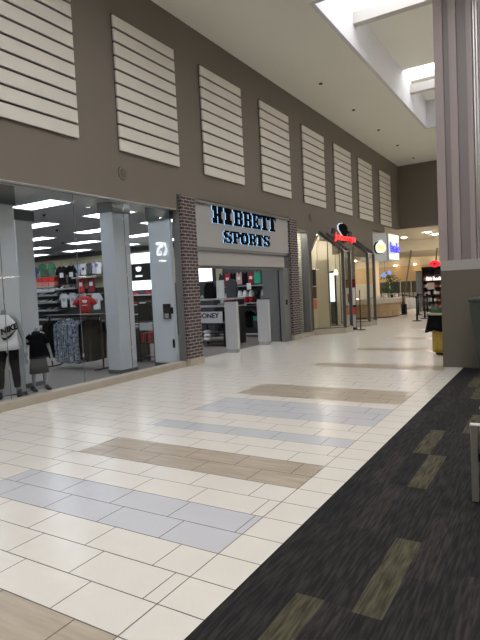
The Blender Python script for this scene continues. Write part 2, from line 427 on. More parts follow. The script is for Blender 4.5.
# ceiling light panels of the shop (1.2 x 0.5 m)
spots = []
for ix, x in enumerate((-8.85, -11.4, -13.95, -16.5, -19.05, -21.6)):
    for iy, y in enumerate((3.2, 5.15, 7.08, 8.95, 10.9, 12.85, 14.8)): spots.append((x, y, ix, iy))
first = None
for x, y, ix, iy in spots:
    lab = 'bright rectangular ceiling light inside the shop, seen through the glass front'
    if first is None:
        first = thing('ceiling_light', lab, 'ceiling light', (x, y, 3.52), 0, 'rectangular ceiling lights of the shop')
        b = MB(); b.box(-.6, .6, -.25, .25, -.022, -.012); build('diffuser', b, TROFF, first)
        b = MB(); b.box(-.63, -.6, -.28, .28, -.03, -.0005); b.box(.6, .63, -.28, .28, -.03, -.0005); b.box(-.6, .6, -.28, -.25, -.03, -.0005); b.box(-.6, .6, .25, .28, -.03, -.0005)
        build('frame', b, WHITEP, first)
    else:
        d = dup(first, (x, y, 3.52))
        if (ix, iy) == (0, 2): d['label'] = 'largest rectangular ceiling light, top left behind the glass'; 
# small round window downlights
for i, (x, y) in enumerate(((-7.5, 6.0), (-7.5, 7.35), (-7.5, 8.35), (-7.5, 8.75))):
    b = MB(); b.cyl(x, y, 3.495, 3.5195, .07)
    tag(build('window_downlight', b, DNLW), 'small round lit downlight over the display window, %s' % ['above the mannequins', 'just left of the blue-grey column', 'just right of the blue-grey column', 'next to the brick pier'][i], 'downlight')

# curb, glass, mullion clips
mb = MB(); mb.box(XW-.2, XW+.03, -8, 9.09, -.003, .12); struct('baseboard_left', mb, CURB, bevel=.006)
seams = [-2.5, .4, 2.1, 3.45, 4.9, 6.35, 7.56, 9.085]
for i, (a, b_) in enumerate(zip(seams, seams[1:])):
    if b_ < 1.5: continue
    b = MB(); b.box(-7.1, -7.088, a+.004, b_-.004, .121, 3.375)
    wdw = struct('window_%d' % (4+i), b, GLASS)
    if a > 4:
        b = MB(); b.box(-7.1, -7.088, a-.0035, a+.0035, .121, 3.375); s = build('silicone_seam', b, GREYP, wdw)
        for z in (.6, 1.6, 2.0, 2.6, 3.25):
            b = MB(); b.box(-7.105, -7.083, a-.010, a+.010, z-.03, z+.03); build('glass_clip', b, STEEL, wdw)
mb = MB(); mb.box(-7.12, -7.06, 1, 9.04, 3.376, 3.3899); mb.box(-7.13, -6.951, 9.10, 9.56, 0, 3.68); mb.box(-7.2, -6.951, 14.34, 14.86, 0, 3.68); struct('trim_1', mb, FRAME)

# columns / partitions in the display window
def boxcol(name, x0, x1, y0, y1, zt, cap, label, cat, mats=(COLGREY, COLDARK)):
    t = thing(name, label, cat, ((x0+x1)/2, (y0+y1)/2, 0))
    cx, cy = (x0+x1)/2, (y0+y1)/2
    b = MB(); b.box(x0-cx, x1-cx, y0-cy, y1-cy, 0, zt); build('shaft', b, mats[0], t, bevel=.004)
    b = MB(); b.box(x0-cx-.03, x1-cx+.03, y0-cy-.03, y1-cy+.03, zt+.0005, cap); build('cap', b, mats[1], t)
    b = MB(); b.box(x0-cx-.01, x1-cx+.01, y0-cy-.01, y1-cy+.01, 0, .08); build('skirting', b, mats[1], t)
    return t
boxcol('display_column', -8.05, -7.69, 7.87, 8.34, 3.31, 3.515, 'blue-grey square column in the middle of the shop window', 'column')
boxcol('display_column', -8.05, -7.69, 5.15, 5.60, 3.18, 3.515, 'blue-grey square column at the left edge, behind the white tank mannequin', 'column')
boxcol('display_column', -8.75, -8.35, 6.10, 6.46, 3.06, 3.24, 'dark-capped blue-grey column behind the child mannequin', 'column')
t = boxcol('partition_panel', -7.75, -7.15, 9.0, 9.09, 3.2, 3.515, 'wide pale blue-grey partition panel left of the brick pier', 'partition', (mat('pale_partition', (.66, .70, .75), .4), COLDARK))
def onpart(name, x0, x1, z0, z1, m, dpt, label, cat):
    b = MB(); b.box(x0, x1, 9.0-dpt, 8.9995, z0, z1); return tag(build(name, b, m, bevel=.003), label, cat)
k = thing('wall_control_box', 'black wall control box on the pale partition', 'control box', (-7.31, 9.0, 1.2))
b = MB(); b.box(-.10, .08, -.05, -.0005, -.15, .18); build('housing', b, BLACK, k, bevel=.004)
b = MB(); b.box(-.06, .05, -.054, -.0501, -.13, -.03); build('label_plate', b, GREYL, k)
b = MB(); b.box(-.08, .06, -.054, -.0501, .08, .15); build('display_screen', b, mat('dark_red_screen', (.05, .01, .015), .2), k)
onpart('wall_switch', -7.215, -7.165, 1.16, 1.3, BLACK, .03, 'small black switch right of the black control box', 'switch')
onpart('door_latch', -7.20, -7.165, .42, .60, BLACK, .04, 'small black latch low on the pale partition', 'latch')

# ------------------------------------------------------------------ lettered shop front
def pier(y0, y1, lab):
    b = MB(); b.box(-6.9495, -6.87, y0, y1, .16, 3.69)
    t = thing('brick_pier', lab, 'pier', (-6.95, (y0+y1)/2, 0))
    o = build('brickwork', b, BRICK, t); o.location = (6.95, -(y0+y1)/2, 0)
    b = MB(); b.box(-6.9499, -6.85, y0-.01, y1+.01, 0, .159); o = build('plinth', b, CURB, t); o.location = (6.95, -(y0+y1)/2, 0)
pier(9.10, 9.61, 'dark brick pier at left of the lettered shop entrance')
pier(14.38, 14.90, 'dark brick pier at right of the lettered shop entrance')
t = thing('storefront_fascia', 'pale grey fascia board carrying the black block letters', 'fascia', (-6.93, 12, 2.2))
b = MB(); b.box(-.12, .02, -2.43, 2.33, .42, 1.40); build('sign_board', b, SIGNW, t)
b = MB(); b.box(-.13, .08, -2.43, 2.33, 1.401, 1.455); b.box(-.13, .05, 2.1, 2.33, .36, .419) ; build('top_trim', b, GREYP, t)
b = MB(); b.box(-.12, .05, -2.43, 2.33, .34, .4195) ; build('ledge', b, GREYP, t)
b = MB(); b.box(-.16, 0, -2.43, 2.05, .0, .339); build('shutter_housing', b, SIGNW, t, bevel=.01)
b = MB(); b.box(-.10, -.06, -2.43, 2.05, -.06, -.001); build('shutter_rail', b, GREYP, t)
# door jambs
mb = MB(); mb.box(-7.1, -6.95, 13.99, 14.33, 0, 2.19); struct('door_1', mb, GREYP)
mb = MB(); mb.box(-7.05, -6.93, 9.57, 9.66, 0, 2.13); struct('door_2', mb, GREYP)
mb = MB(); mb.box(-7.74, -7.21, 14.12, 14.2, 0, 3.5); mb.box(-7.14, -7.11, 14.0, 14.1, 0, 2.13, 1); struct('wall_entrance', mb, [GREYP, BLACK])
k = MB(); k.box(-6.9495, -6.92, 14.07, 14.14, 1.1, 1.25); tag(build('key_switch', k, BLACK), 'small black key switch on the grey entrance jamb', 'switch')

# block letters, 5 x 7 grid
GL = {'H': ['###.###', '###.###', '.##.##.', '.#####.', '.##.##.', '###.###', '###.###'], 'I': ['.#####.', '.#####.', '..###..', '..###..', '..###..', '.#####.', '.#####.'],
      'B': ['######.', '.##..##', '.##..##', '.#####.', '.##..##', '.##..##', '######.'], 'E': ['#######', '.##..##', '.##.#..', '.####..', '.##.#..', '.##..##', '#######'],
      'T': ['#######', '#.###.#', '..###..', '..###..', '..###..', '..###..', '.#####.'], 'S': ['.####.#', '##...##', '###....', '.#####.', '....###', '##...##', '#.####.'],
      'P': ['######.', '.##..##', '.##..##', '.#####.', '.##....', '.##....', '####...'], 'O': ['.#####.', '###.###', '##...##', '##...##', '##...##', '###.###', '.#####.'],
      'R': ['######.', '.##..##', '.##..##', '.#####.', '.##.##.', '.##..##', '####.##']}
def letters(word, y0, pitch, z0, h, root):
    for i, ch in enumerate(word):
        wd = pitch*.90; b = MB(); hb = MB(); cwid = wd/7; chh = h/7
        for r, line in enumerate(GL[ch]):
            c = 0
            while c < 7:
                if line[c] == '#':
                    e = c
                    while e < 7 and line[e] == '#': e += 1
                    ya, yb = y0+i*pitch+c*cwid, y0+i*pitch+e*cwid; za, zb = z0+h-(r+1)*chh, z0+h-r*chh
                    b.box(.055, .08, ya, yb, za, zb); hb.box(.030, .054, ya, yb, za, zb)
                    c = e
                else: c += 1
        lt = build('letter', b, MATTE, root); lt['label'] = 'black block letter %s' % ch
        build('halo_lamp', hb, HALO, lt)
sg = thing('block_letter_sign', 'black backlit block letters on the pale shop fascia', 'sign', (-6.95, 0, 0))
letters('HIBBETT', 10.30, .464, 3.20, .40, sg)
letters('SPORTS', 10.74, .398, 2.755, .30, sg)
b = MB()
for y in (10.6, 12.0, 13.3): b.box(.0205, .0299, y, y+.03, 3.0, 3.4)
build('bracket', b, GREYL, sg)

# security pedestals
for y, xx, lab in ((11.45, -7.04, 'grey security pedestal standing nearer the left brick pier'), (13.15, -7.04, 'grey security pedestal standing nearer the right grey jamb')):
    t = thing('security_pedestal', lab, 'security gate', (xx, y, 0))
    b = MB(); b.box(-.36, .0, -.05, .06, .1, 1.3); b.box(-.34, -.02, -.045, .055, 1.3, 1.315); build('antenna_panel', b, mat('pedestal_grey', (.46, .46, .47), .45), t, bevel=.012)
    b = MB(); b.box(-.33, -.03, -.06, .07, 0, .0995); build('foot', b, GREYL, t, bevel=.01)
    b = MB(); b.box(-.365, .005, -.055, .065, 1.3155, 1.33); build('top_cap', b, BLACK, t)

# narrow window strip beside the right brick pier
mb = MB(); mb.box(-7.1, -7.09, 14.93, 15.78, .13, 3.35); wn = struct('window_20', mb, GLASS2)
b = MB(); b.box(-7.15, -6.96, 14.865, 14.93, .121, 3.415); b.box(-7.15, -6.93, 15.78, 15.849, .121, 3.415); b.box(-7.15, -6.96, 14.93, 15.78, 3.35, 3.415); build('window_frame', b, FRAME, wn)
mb = MB(); mb.box(-7.2, -6.90, 14.865, 16.05, -.003, .12); struct('trim_2', mb, CURB)
mb = MB(); mb.box(-7.9, -7.21, 15.9, 15.95, 0, 3.4); struct('wall_window_strip', mb, mat_brick('white_brick', (.78, .74, .62), (.66, .62, .52), (.35, .32, .28), .2, .075))
b = MB(); b.box(-7.5, -7.25, 15.0, 15.6, 3.38, 3.41); tag(build('added_strip_lamp', b, mat('added_strip_glow', (1, 1, 1), .5, emit=(1, .97, .88), estr=30)), 'bright lamp added to light the narrow window strip from the top', 'added lamp')  # lamp added to brighten the inside of the window strip
t = thing('potted_ficus', 'dark leafy potted plant in the narrow window strip', 'plant', (-7.42, 15.6, 0))
b = MB(); b.cyl(0, 0, 0, .4, .13, r2=.17); build('pot', b, BLACK, t)
b = MB(); b.tube([(0, 0, .4), (.02, .02, 1.0), (0, 0, 1.9)], .015); build('stem', b, COLB, t)
b = MB()
for i in range(150):
    z = rnd.uniform(.9, 2.3); a = rnd.uniform(0, 6.28); r = rnd.uniform(.03, .22); c = Vector((r*math.cos(a), r*math.sin(a), z)); u = Vector((rnd.uniform(-1, 1), rnd.uniform(-1, 1), rnd.uniform(-1, 1))).normalized()*.06; v = u.orthogonal().normalized()*.025
    b.quad([c-u, c-v, c+u, c+v])
build('foliage', b, LEAF, t)

# ------------------------------------------------------------------ shop with angled bays
mb = MB(); mb.box(-13, T, 16.25, 26.9, -.2, -.006); struct('floor_bay_shop', mb, CREAMT)
mb = MB(); mb.box(-13, T-.001, 16.25, 20.3, 3.5, 3.6); struct('ceiling_bay_shop', mb, CREAMC)
mb = MB(); mb.box(-13, T-.001, 16.12, 16.2, 0, 3.6); mb.box(-9.6, -9.5, 16.2, 20.3, 0, 3.5); mb.box(-9.5, -7.3, 20.2, 20.3, 0, 3.5); mb.box(-8.1, -7.78, 18.5405, 18.6, 0, 3.5); struct('wall_bay_shop', mb, mat('bay_wall_paint', (.66, .61, .49), .7))
def bay(y, lab, dy=0):
    """plan: L at the wall, R the outer near corner, F the outer far corner; glass roof leans back to the wall"""
    t = thing('bay_window', lab, 'bay window', (XW, y, 0))
    X1 = .83; zt = 2.74; zr = 3.42; z0 = .18
    Lp = (.03, 0); Rp = (X1, .78); Fp = (X1, 1.42+dy); Bp = (.03, 1.42+dy); A = (.03, .78)
    b = MB(); b.prism([(Lp[0], Lp[1]-.02, 0), (Rp[0]+.03, Rp[1]-.02, 0), (Fp[0]+.03, Fp[1]+.03, 0), (Bp[0], Bp[1]+.03, 0)], (0, 0, z0)); build('stone_plinth', b, CURB, t)
    v = lambda p, z: (p[0], p[1], z)
    f = MB(); wv = .07
    for p0, p1 in (((*Rp, z0), (*Rp, zt)), ((*Fp, z0), (*Fp, zt)), ((*Rp, zt), (*A, zr)), ((*Fp, zt), (Bp[0], Bp[1], zr))): f.bar(p0, p1, wv, wv+.03)
    for p0, p1 in (((*Rp, zt), (*Fp, zt)), ((*Lp, z0), (*Lp, zt)), ((*Lp, zt), (*A, zr)), ((*A, zr), (Bp[0], Bp[1], zr)), ((*Lp, z0+.02), (*Rp, z0+.02)), ((*Rp, z0+.02), (*Fp, z0+.02))): f.bar(p0, p1, .03, .03)
    mid = ((Lp[0]+Rp[0])/2+.02, (Lp[1]+Rp[1])/2+.02); f.bar((*mid, z0), (*mid, zt+.3), .025)
    build('bay_frame', f, mat('dark_bay_frame', (.10, .10, .098), .35, metal=.3), t)
    gl = MB(); gl.quad([v(Lp, z0), v(Rp, z0), v(Rp, zt), v(Lp, zt)]); build('glass_pane', gl, GLASS2, t)
    gl = MB(); gl.quad([v(Lp, zt), v(Rp, zt), v(A, zr)]) ; build('glass_pane', gl, GLASS2, t)
    gl = MB(); gl.quad([v(Rp, z0), v(Fp, z0), v(Fp, zt), v(Rp, zt)]); build('glass_pane', gl, GLASS2, t)
    gl = MB(); gl.quad([v(Rp, zt), v(Fp, zt), v(Bp, zr), v(A, zr)]); build('glass_pane', gl, GLASS2, t)
    gl = MB(); gl.quad([v(Fp, z0), v(Bp, z0), v(Bp, zr), v(Fp, zt)]); build('glass_pane', gl, GLASS2, t)
bay(16.0, 'angled glass bay window left of the shop doorway with the red sign')
bay(18.62, 'angled glass bay window right of the shop doorway with the red sign', .12)
# things seen in that shop
t = thing('display_backdrop', 'tall plain cream display board inside the left bay window', 'display board', (-7.06, 17.28, 0))
b = MB(); b.box(-.24, .24, -.03, .03, .02, 2.5); build('board', b, mat('cream_board', (.56, .51, .38), .7), t)
b = MB(); b.box(-.24, .24, -.06, .06, 0, .0195); build('foot', b, GREYP, t)
for z0, z1, m, lb in ((1.62, 2.25, BLACK, 'black poster behind the left bay glass, topmost of three'), (1.15, 1.58, mat('dark_poster', (.06, .03, .03), .5), 'dark brown poster behind the left bay glass, middle of three'), (.75, 1.1, PINK, 'orange red poster behind the left bay glass, lowest of three')):
    b = MB(); b.box(-8.08, -7.80, 18.5, 18.54, z0, z1); b.box(-8.06, -7.82, 18.495, 18.4999, z0+.02, z1-.02); tag(build('wall_poster', b, m), lb, 'poster')
t = thing('glazed_service_door', 'brightly lit glazed door with dark lower panel behind the bays', 'door', (-7.88, 20.1, 0))
b = MB(); b.box(-.17, .17, -.02, .02, .95, 2.1); build('lit_glass', b, mat('lit_door_glass', (.8, .9, .9), .3, emit=(.85, .95, 1), estr=1.3), t)
b = MB(); b.box(-.17, .17, -.02, .02, .06, .949); build('lower_panel', b, mat('dark_teal_panel', (.03, .045, .04), .5), t)
b = MB(); b.box(-.22, -.171, -.04, .04, 0, 2.2); b.box(.171, .22, -.04, .04, 0, 2.2); b.box(-.22, .22, -.04, .04, 2.11, 2.18); build('door_frame', b, BLKM, t)
# pendant / downlights of bay shop
for i, (x, y) in enumerate(((-7.6, 18.05), (-7.8, 19.3), (-8.6, 17.4), (-8.6, 19.5), (-7.45, 16.9))):
    b = MB(); b.cyl(x, y, 3.47, 3.499, .08); tag(build('shop_downlight', b, mat('bay_downlight_lens', (1, 1, 1), .5, emit=(1, .95, .85), estr=140)), 'warm round downlight in the ceiling of the bay window shop', 'downlight', 'downlights of the bay window shop')
t = thing('pendant_lamp', 'small glowing pendant lamp inside the right bay window', 'pendant lamp', (-7.3, 19.2, 2.0))
b = MB(); b.tube([(0, 0, .2), (0, 0, 1.49)], .006); build('cord', b, BLACK, t)
b = MB(); b.loft([((0, 0, 0), .07, .07), ((0, 0, .1), .075, .075), ((0, 0, .2), .03, .03)]); build('lamp_shade', b, mat('pendant_glow', (1, .9, .7), .5, emit=(1, .85, .55), estr=4), t)
# menu board stand in the doorway
t = thing('poster_stand', 'red and white poster stand in the doorway between the bays', 'poster stand', (-6.35, 17.95, 0), math.radians(18))
b = MB(); b.box(-.22, .22, -.02, .02, 0, 1.78); b.box(-.24, .24, -.14, .14, 0, .03); build('stand_frame', b, BLKM, t)
def pp(x0, x1, z0, z1, m, nm='panel'):
    b = MB(); b.box(x0, x1, -.026, -.0201, z0, z1); return build(nm, b, m, t)
pp(-.2, .2, 1.5, 1.74, DRED, 'header_panel'); pp(-.2, .2, .88, 1.49, WHITEP, 'photo_panel'); pp(-.2, .2, .55, .80, REDP, 'text_panel'); pp(-.2, .2, .08, .54, mat('grey_poster', (.45, .46, .5), .6), 'lower_panel')
b = MB(); b.loft([((0, -.028, .98), (.05, 0, 0), (0, .004, 0)), ((0, -.028, 1.28), (.08, 0, 0), (0, .004, 0))], n=12); build('cup_picture', b, RED, t)
t = thing('queue_post', 'thin black pole on a flat base before the shop doorway', 'post', (-5.98, 17.95, 0))
b = MB(); b.tube([(0, 0, .02), (0, 0, 1.4)], .018); build('pole', b, BLKM, t)
b = MB(); b.cyl(0, 0, 0, .0195, .16, n=24); build('base', b, BLKM, t)
# mall sign: head emblem and red lettering
sg = thing('red_script_sign', 'red script lettering with black head emblem above the bay doorway', 'sign', (-6.6, 18.2, 3.29))
text_obj('lettering', 'Journeys', .62, face_px(.09, .0, -.03), REDN, .015, sg, dims=(2.15, .32), bold=.03)
b = MB(); b.box(.055, .072, -1.05, 1.05, -.13, .02); b.box(-.349, .0549, -.8, -.76, -.1, -.04); b.box(-.349, .0549, .76, .8, -.1, -.04); build('raceway', b, mat('dark_red_raceway', (.12, .01, .01), .5), sg)
hd = [(0, -.05), (.16, -.02), (.2, .1), (.3, .16), (.33, .26), (.24, .3), (.26, .42), (.16, .56), (-.02, .62), (-.2, .58), (-.32, .44), (-.3, .26), (-.2, .16), (-.12, .05)]
b = MB(); b.prism([(.085, y*1.5-.18, z*.68+.06) for y, z in hd], (.03, 0, 0)); build('head_emblem', b, MATTE, sg)
b = MB(); b.prism([(.055, y*1.5-.24, z*.72+.05) for y, z in hd], (.028, 0, 0)); build('emblem_halo', b, mat('pale_blue_lit', (.7, .85, 1), .5, emit=(.6, .8, 1), estr=.55), sg)
for y in (-1.12, .55):
    b = MB(); b.prism([(.06, y-.2, .06), (.06, y+.16, .06), (.06, y+.12, .25), (.06, y-.1, .25)], (.04, 0, 0)); build('side_emblem', b, BLACK, sg)

# ------------------------------------------------------------------ corner kiosk: fascia box, counter
t = thing('corner_fascia', 'pale translucent fascia box of the corner food kiosk', 'fascia', (-6.95, 25.2, 2.7))
b = MB(); b.prism([(0, 0, 0), (0, 2.0, 0), (-1.2, 2.0, 0), (-1.2, -.35, 0), (-.75, -.35, 0)], (0, 0, 1.255)); build('diagonal_panel', b, BOXGL, t)
b = MB(); b.box(.001, .03, .03, 1.98, .02, 1.22); build('long_panel', b, BOXG2, t)
b = MB(); b.box(-.02, .04, -.03, .029, -.02, 1.256); b.box(.0, .04, .03, 1.98, -.02, .018); build('corner_trim', b, GREYL, t)
sg = thing('round_emblem_sign', 'white scalloped emblem sign with yellow centre on the kiosk fascia', 'sign', (-7.24, 25.0, 3.28), math.radians(25))
def rnd_poly(s, n=20, sq=.82): return [(s*math.copysign(abs(math.cos(2*math.pi*i/n))**sq, math.cos(2*math.pi*i/n)), s*1.12*math.copysign(abs(math.sin(2*math.pi*i/n))**sq, math.sin(2*math.pi*i/n))) for i in range(n)]
b = MB(); b.prism([(x-.05, -.08, z) for x, z in rnd_poly(.27)], (0, .04, 0)); build('back_plate', b, BLACK, sg)
b = MB(); b.prism([(x, -.14, z) for x, z in rnd_poly(.235)], (0, .0795, 0)); b.prism([(x, -.14, z+.25) for x, z in rnd_poly(.10)], (0, .0795, 0)); build('white_face', b, WHITN, sg)
b = MB()
for s in (-1, 1): b.tube([(s*.07+.06*math.cos(a), -.155, .0+.12*math.sin(a)) for a in [i*math.pi/6 for i in range(13)]], .028, n=6)
build('yellow_knot', b, YELN, sg)
sg = thing('blue_lettering_sign', 'glowing blue lower-case lettering beside the yellow emblem', 'sign', (-6.91, 26.3, 3.25))
text_obj('lettering', 'bale', .78, face_px(.04, 0, .05), BLUEN, .012, sg, dims=(1.75, .48))
b = MB(); b.box(.0005, .009, -.75, .75, -.04, .02); build('mounting_rail', b, BLUEN, sg)
# counter, curved
t = thing('kiosk_counter', 'curved cream-topped food counter with tan tiled front', 'counter', (-7.9, 25.2, 0))
def arc(r, z, a0=-100, a1=60, n=14, cx=0, cy=0): return [(cx+r*math.cos(math.radians(a0+(a1-a0)*i/n)), cy+r*1.25*math.sin(math.radians(a0+(a1-a0)*i/n)), z) for i in range(n+1)]
b = MB(); b.prism(arc(1.38, .06)+[(-1.2, 1.0, .06), (-1.2, -1.3, .06)], (0, 0, .60)); build('counter_front', b, TANTILE, t)
b = MB(); b.prism(arc(1.3, 0)+[(-1.2, 1.0, 0), (-1.2, -1.3, 0)], (0, 0, .0595)); build('toe_kick', b, COLB, t)
b = MB(); b.prism(arc(1.50, .6605)+[(-1.2, 1.1, .6605), (-1.2, -1.4, .6605)], (0, 0, .24)); build('countertop', b, MARBLE, t, bevel=.02)
for i in range(7):
    a = math.radians(-70+i*18); x, y = -7.9+1.25*math.cos(a), 25.2+1.55*math.sin(a)
    b = MB(); b.cyl(x, y, .9015, 1.02, .05, r2=.06, n=12); b.cyl(x, y, 1.0205, 1.035, .063, n=12)
    tag(build('paper_cup', b, WHITEP if i % 3 else BLACK), ['black cup on the curved kiosk counter', 'white cup on the curved kiosk counter'][bool(i % 3)], 'cup', 'cups on the kiosk counter')
b = MB(); b.cyl(-7.85, 26.2, .902, 2.695, .14, n=20); tag(build('glowing_post', b, mat('warm_post', (.75, .6, .4), .5, emit=(1, .72, .4), estr=.35)), 'warm glowing cream post behind the kiosk counter', 'post')
sg = thing('fish_shaped_sign', 'small blue and red hanging sign over the kiosk counter', 'sign', (-7.35, 26.0, 2.0))
b = MB(); b.prism([(-.25, 0, -.05), (-.1, 0, .06), (-.02, 0, .15), (.08, 0, .02), (.02, 0, -.1)], (0, .04, 0)); build('blue_shape', b, mat('blue_lit', (.1, .3, .9), .5, emit=(.15, .35, .9), estr=.9), sg)
b = MB(); b.prism([(.1, 0, .08), (.2, 0, .22), (.32, 0, .12), (.3, 0, 0)], (0, .04, 0)); build('blue_fin', b, MATS['blue_lit'], sg)
b = MB(); b.box(.0, .14, -.01, .05, .06, .11); build('red_shape', b, REDP, sg)
b = MB(); b.tube([(0, .02, .14), (0, .02, .69)], .006); build('hanger', b, BLACK, sg)
b = MB(); b.cyl(0, 0, 0, .3, .16); b.cyl(0, 0, .3001, 1.1, .02)
t = thing('potted_tree', 'dark leafy potted tree behind the kiosk counter', 'plant', (-7.7, 28.1, 0)); o = build('pot', b, BLACK, t)
b = MB()
for i in range(140):
    c = Vector((rnd.gauss(0, .2), rnd.gauss(0, .2), rnd.uniform(1.1, 2.0))); u = Vector((rnd.uniform(-1, 1), rnd.uniform(-1, 1), rnd.uniform(-1, 1))).normalized()*.1; v = u.orthogonal().normalized()*.04
    b.quad([c-u, c-v, c+u, c+v])
build('foliage', b, LEAF, t)

# ------------------------------------------------------------------ far corridor
mb = MB(); mb.box(-20, T, 20.35, 27.6, 4.33, 4.45); mb.box(-20, XR+4, 27.85, 36, 4.33, 4.45); mb.box(-20, T, 27.6, 27.85, 4.33, 4.45); struct('ceiling_far', mb, CREAMC)
mb = MB(); mb.box(-20, XR+4, 36, 36.3, 3.62, 4.33); struct('wall_far_bulkhead', mb, CREAMW)
mb = MB(); mb.box(-20, XR+4, 36.3, 46, 3.62, 3.72); struct('ceiling_far_shop', mb, CREAMW)
mb = MB(); mb.box(-20, XR+4, 45.8, 46, 2.97, 3.62, 0); mb.box(-20, XR+4, 45.8, 46, 1.6, 2.97, 1); mb.box(-20, XR+4, 45.8, 46, 0, 1.6, 2); struct('wall_far_shop', mb, [CREAMW, TANW, mat('white_far_wall', (.55, .52, .47), .8)])
for x in (-11.9, -10.3, -8.7, -7.1):
    b = MB(); b.box(x-.1, x+.1, 45.3, 45.45, 2.99, 3.04); tag(build('wall_washer_lamp', b, mat('washer_lens', (1, 1, 1), .5, emit=(1, .8, .5), estr=28)), 'small warm lamp washing the tan wall deep in the far shop', 'lamp', 'wall lamps of the far shop')
mb = MB(); mb.box(XR+3.9, XR+4, 27.85, 46, 0, 4.33); struct('wall_far_right', mb, CREAMW)
mb = MB(); mb.box(-20.1, -20, 20.35, 46, 0, 4.33); mb.box(-20, -13.0, 20.3, 20.35, 0, 4.33); mb.box(-13, T-.01, 20.31, 20.35, 0, 4.33); struct('wall_far_left', mb, CREAMW)
mb = MB(); mb.box(-20, -14, 20.4, 46, -.2, -.01); struct('floor_far', mb, CREAMT)
dl = [(-8.1, 33.05), (-6.23, 30.85), (-6.22, 32.76), (-2.6, 29), (-.4, 29), (1.8, 29), (-2.6, 32), (-.4, 32), (1.8, 32), (-2.6, 35), (-.4, 35), (1.8, 35), (-14, 33), (-14, 29), (-16.5, 31), (-11, 24), (-13, 25), (-11, 22.5)]  # only the first three are seen, the rest are fill lamps added out of view
for i, (x, y) in enumerate(dl):
    b = MB(); b.cyl(x, y, 4.30, 4.3295, .12); tag(build('warm_downlight_or_fill', b, DNL), 'warm glowing round downlight in the low cream ceiling', 'downlight', 'warm downlights of the far corridor')
for i, (x, y) in enumerate(((-4, 38), (-2, 38), (0, 38), (-4, 41), (-2, 41), (0, 41), (-15, 38), (-15, 41), (-17, 40), (-15, 44), (-2, 44), (-4, 44))):  # unseen lamps added to brighten the far shop
    b = MB(); b.cyl(x, y, 3.58, 3.6195, .13); tag(build('far_shop_fill_lamp', b, DNL), 'warm fill lamp added out of view in the far shop', 'downlight', 'added fill lamps of the far shop')
for (a, b2), lab in zip((((-8.35, 35.9, 3.70), (-9.0, 35.9, .0)), ((-6.7, 35.9, 3.70), (-7.2, 35.9, .0))), ('thin leaning brown pole left in front of the far shop', 'thin leaning brown pole nearest the red flower sign')):
    b = MB(); b.tube([a, b2], .045, n=8); tag(build('leaning_pole', b, COLB), lab, 'pole')
# racks and boxes deep in the far shop
for i in range(7):
    x = -12.6+i*.85; b = MB()
    b.box(x, x+.7, 43, 43.3, .75, 1.65); b.box(x+.05, x+.1, 43.1, 43.2, 0, .75); b.box(x+.6, x+.65, 43.1, 43.2, 0, .75)
    tag(build('clothes_rack', b, [mat('muted_garments', (.10, .085, .07), .9, noise=.6, nscale=5), DGREY, MATS['muted_garments']][i % 3]), 'dark rack of hanging clothes deep in the far shop', 'clothes rack', 'clothes racks deep in the far shop')
for i in range(8):
    x = -8.25+(i % 2)*.42; z = (i//2)*.15
    b = MB(); b.box(x, x+.38, 33.0, 33.35, z, z+.135); b.box(x-.005, x+.385, 32.99, 33.36, z+.1355, z+.149); tag(build('storage_box', b, WHITEP), 'white lidded box in the stacks behind the queue posts', 'box', 'white boxes stacked behind the queue posts')
# kiosk with shelves
t = thing('grey_kiosk_pillar', 'plain blue-grey pillar at left end of the black product shelves', 'pillar', (-6.4, 29.0, 0))
b = MB(); b.box(-.12, .12, -.12, .12, .05, 2.1); build('shaft', b, mat('kiosk_grey', (.22, .24, .27), .5), t); b = MB(); b.box(-.14, .14, -.14, .14, 0, .049); build('foot', b, GREYP, t)
b = MB(); b.box(-.13, .13, -.13, .13, 2.101, 2.14); build('cap', b, BLKM, t)
t = thing('product_shelving', 'black open shelving unit crowded with small products', 'shelving', (-5.62, 29.2, 0))
b = MB(); b.box(-.6, -.56, -.25, .25, 0, 2.2); b.box(.96, 1.0, -.25, .25, 0, 2.2); b.box(-.1, -.07, -.25, .25, 0, 2.2); build('upright', b, BLKM, t)
b = MB(); b.box(-.56, .96, .22, .25, .0, 2.2); build('back_panel', b, mat('shelf_back', (.16, .12, .11), .6), t)
for i in range(6):
    b = MB(); b.box(-.56, .96, -.24, .219, .1+i*.37, .13+i*.37); build('shelf', b, BLKM, t)
b = MB(); b.box(-.62, 1.02, -.26, .26, 2.2005, 2.34); build('cornice', b, BLACK, t)
pm = [WHITEP, mat('product_pink', (.6, .3, .28), .6), mat('product_red', (.4, .08, .06), .6), mat('product_grey', (.3, .3, .3), .6), BLACK, WHITEP, mat('product_white_lit', (.9, .85, .8), .5, emit=(1, .9, .85), estr=.7)]
for i in range(5):
    x = -6.16
    while x < -5.1:
        wd = rnd.uniform(.07, .15); hh = rnd.uniform(.12, .26)
        b = MB(); b.box(x, x+wd, 29.0, 29.12, .1305+i*.37, .1305+i*.37+hh*.8); b.box(x+wd*.25, x+wd*.75, 29.03, 29.09, .1305+i*.37+hh*.8, .1305+i*.37+hh)
        mm = pm[(6 if i == 4 else rnd.randrange(6))] if x > -6.12 else pm[1]
        tag(build('product_bottle', b, mm), 'small packaged product on the black shelving unit', 'product', 'products on the black shelving unit'); x += wd+.02
k = MB(); k.box(-5.95, -5.6, 28.945, 28.9595, 1.15, 1.5); tag(build('price_placard', k, mat('pale_pink_card', (.7, .55, .5), .6)), 'pale pink placard hung on the black shelving unit', 'placard')
sg = thing('red_flower_sign', 'red oval glowing sign with dark centre above the shelving', 'sign', (-5.55, 28.9, 2.47))
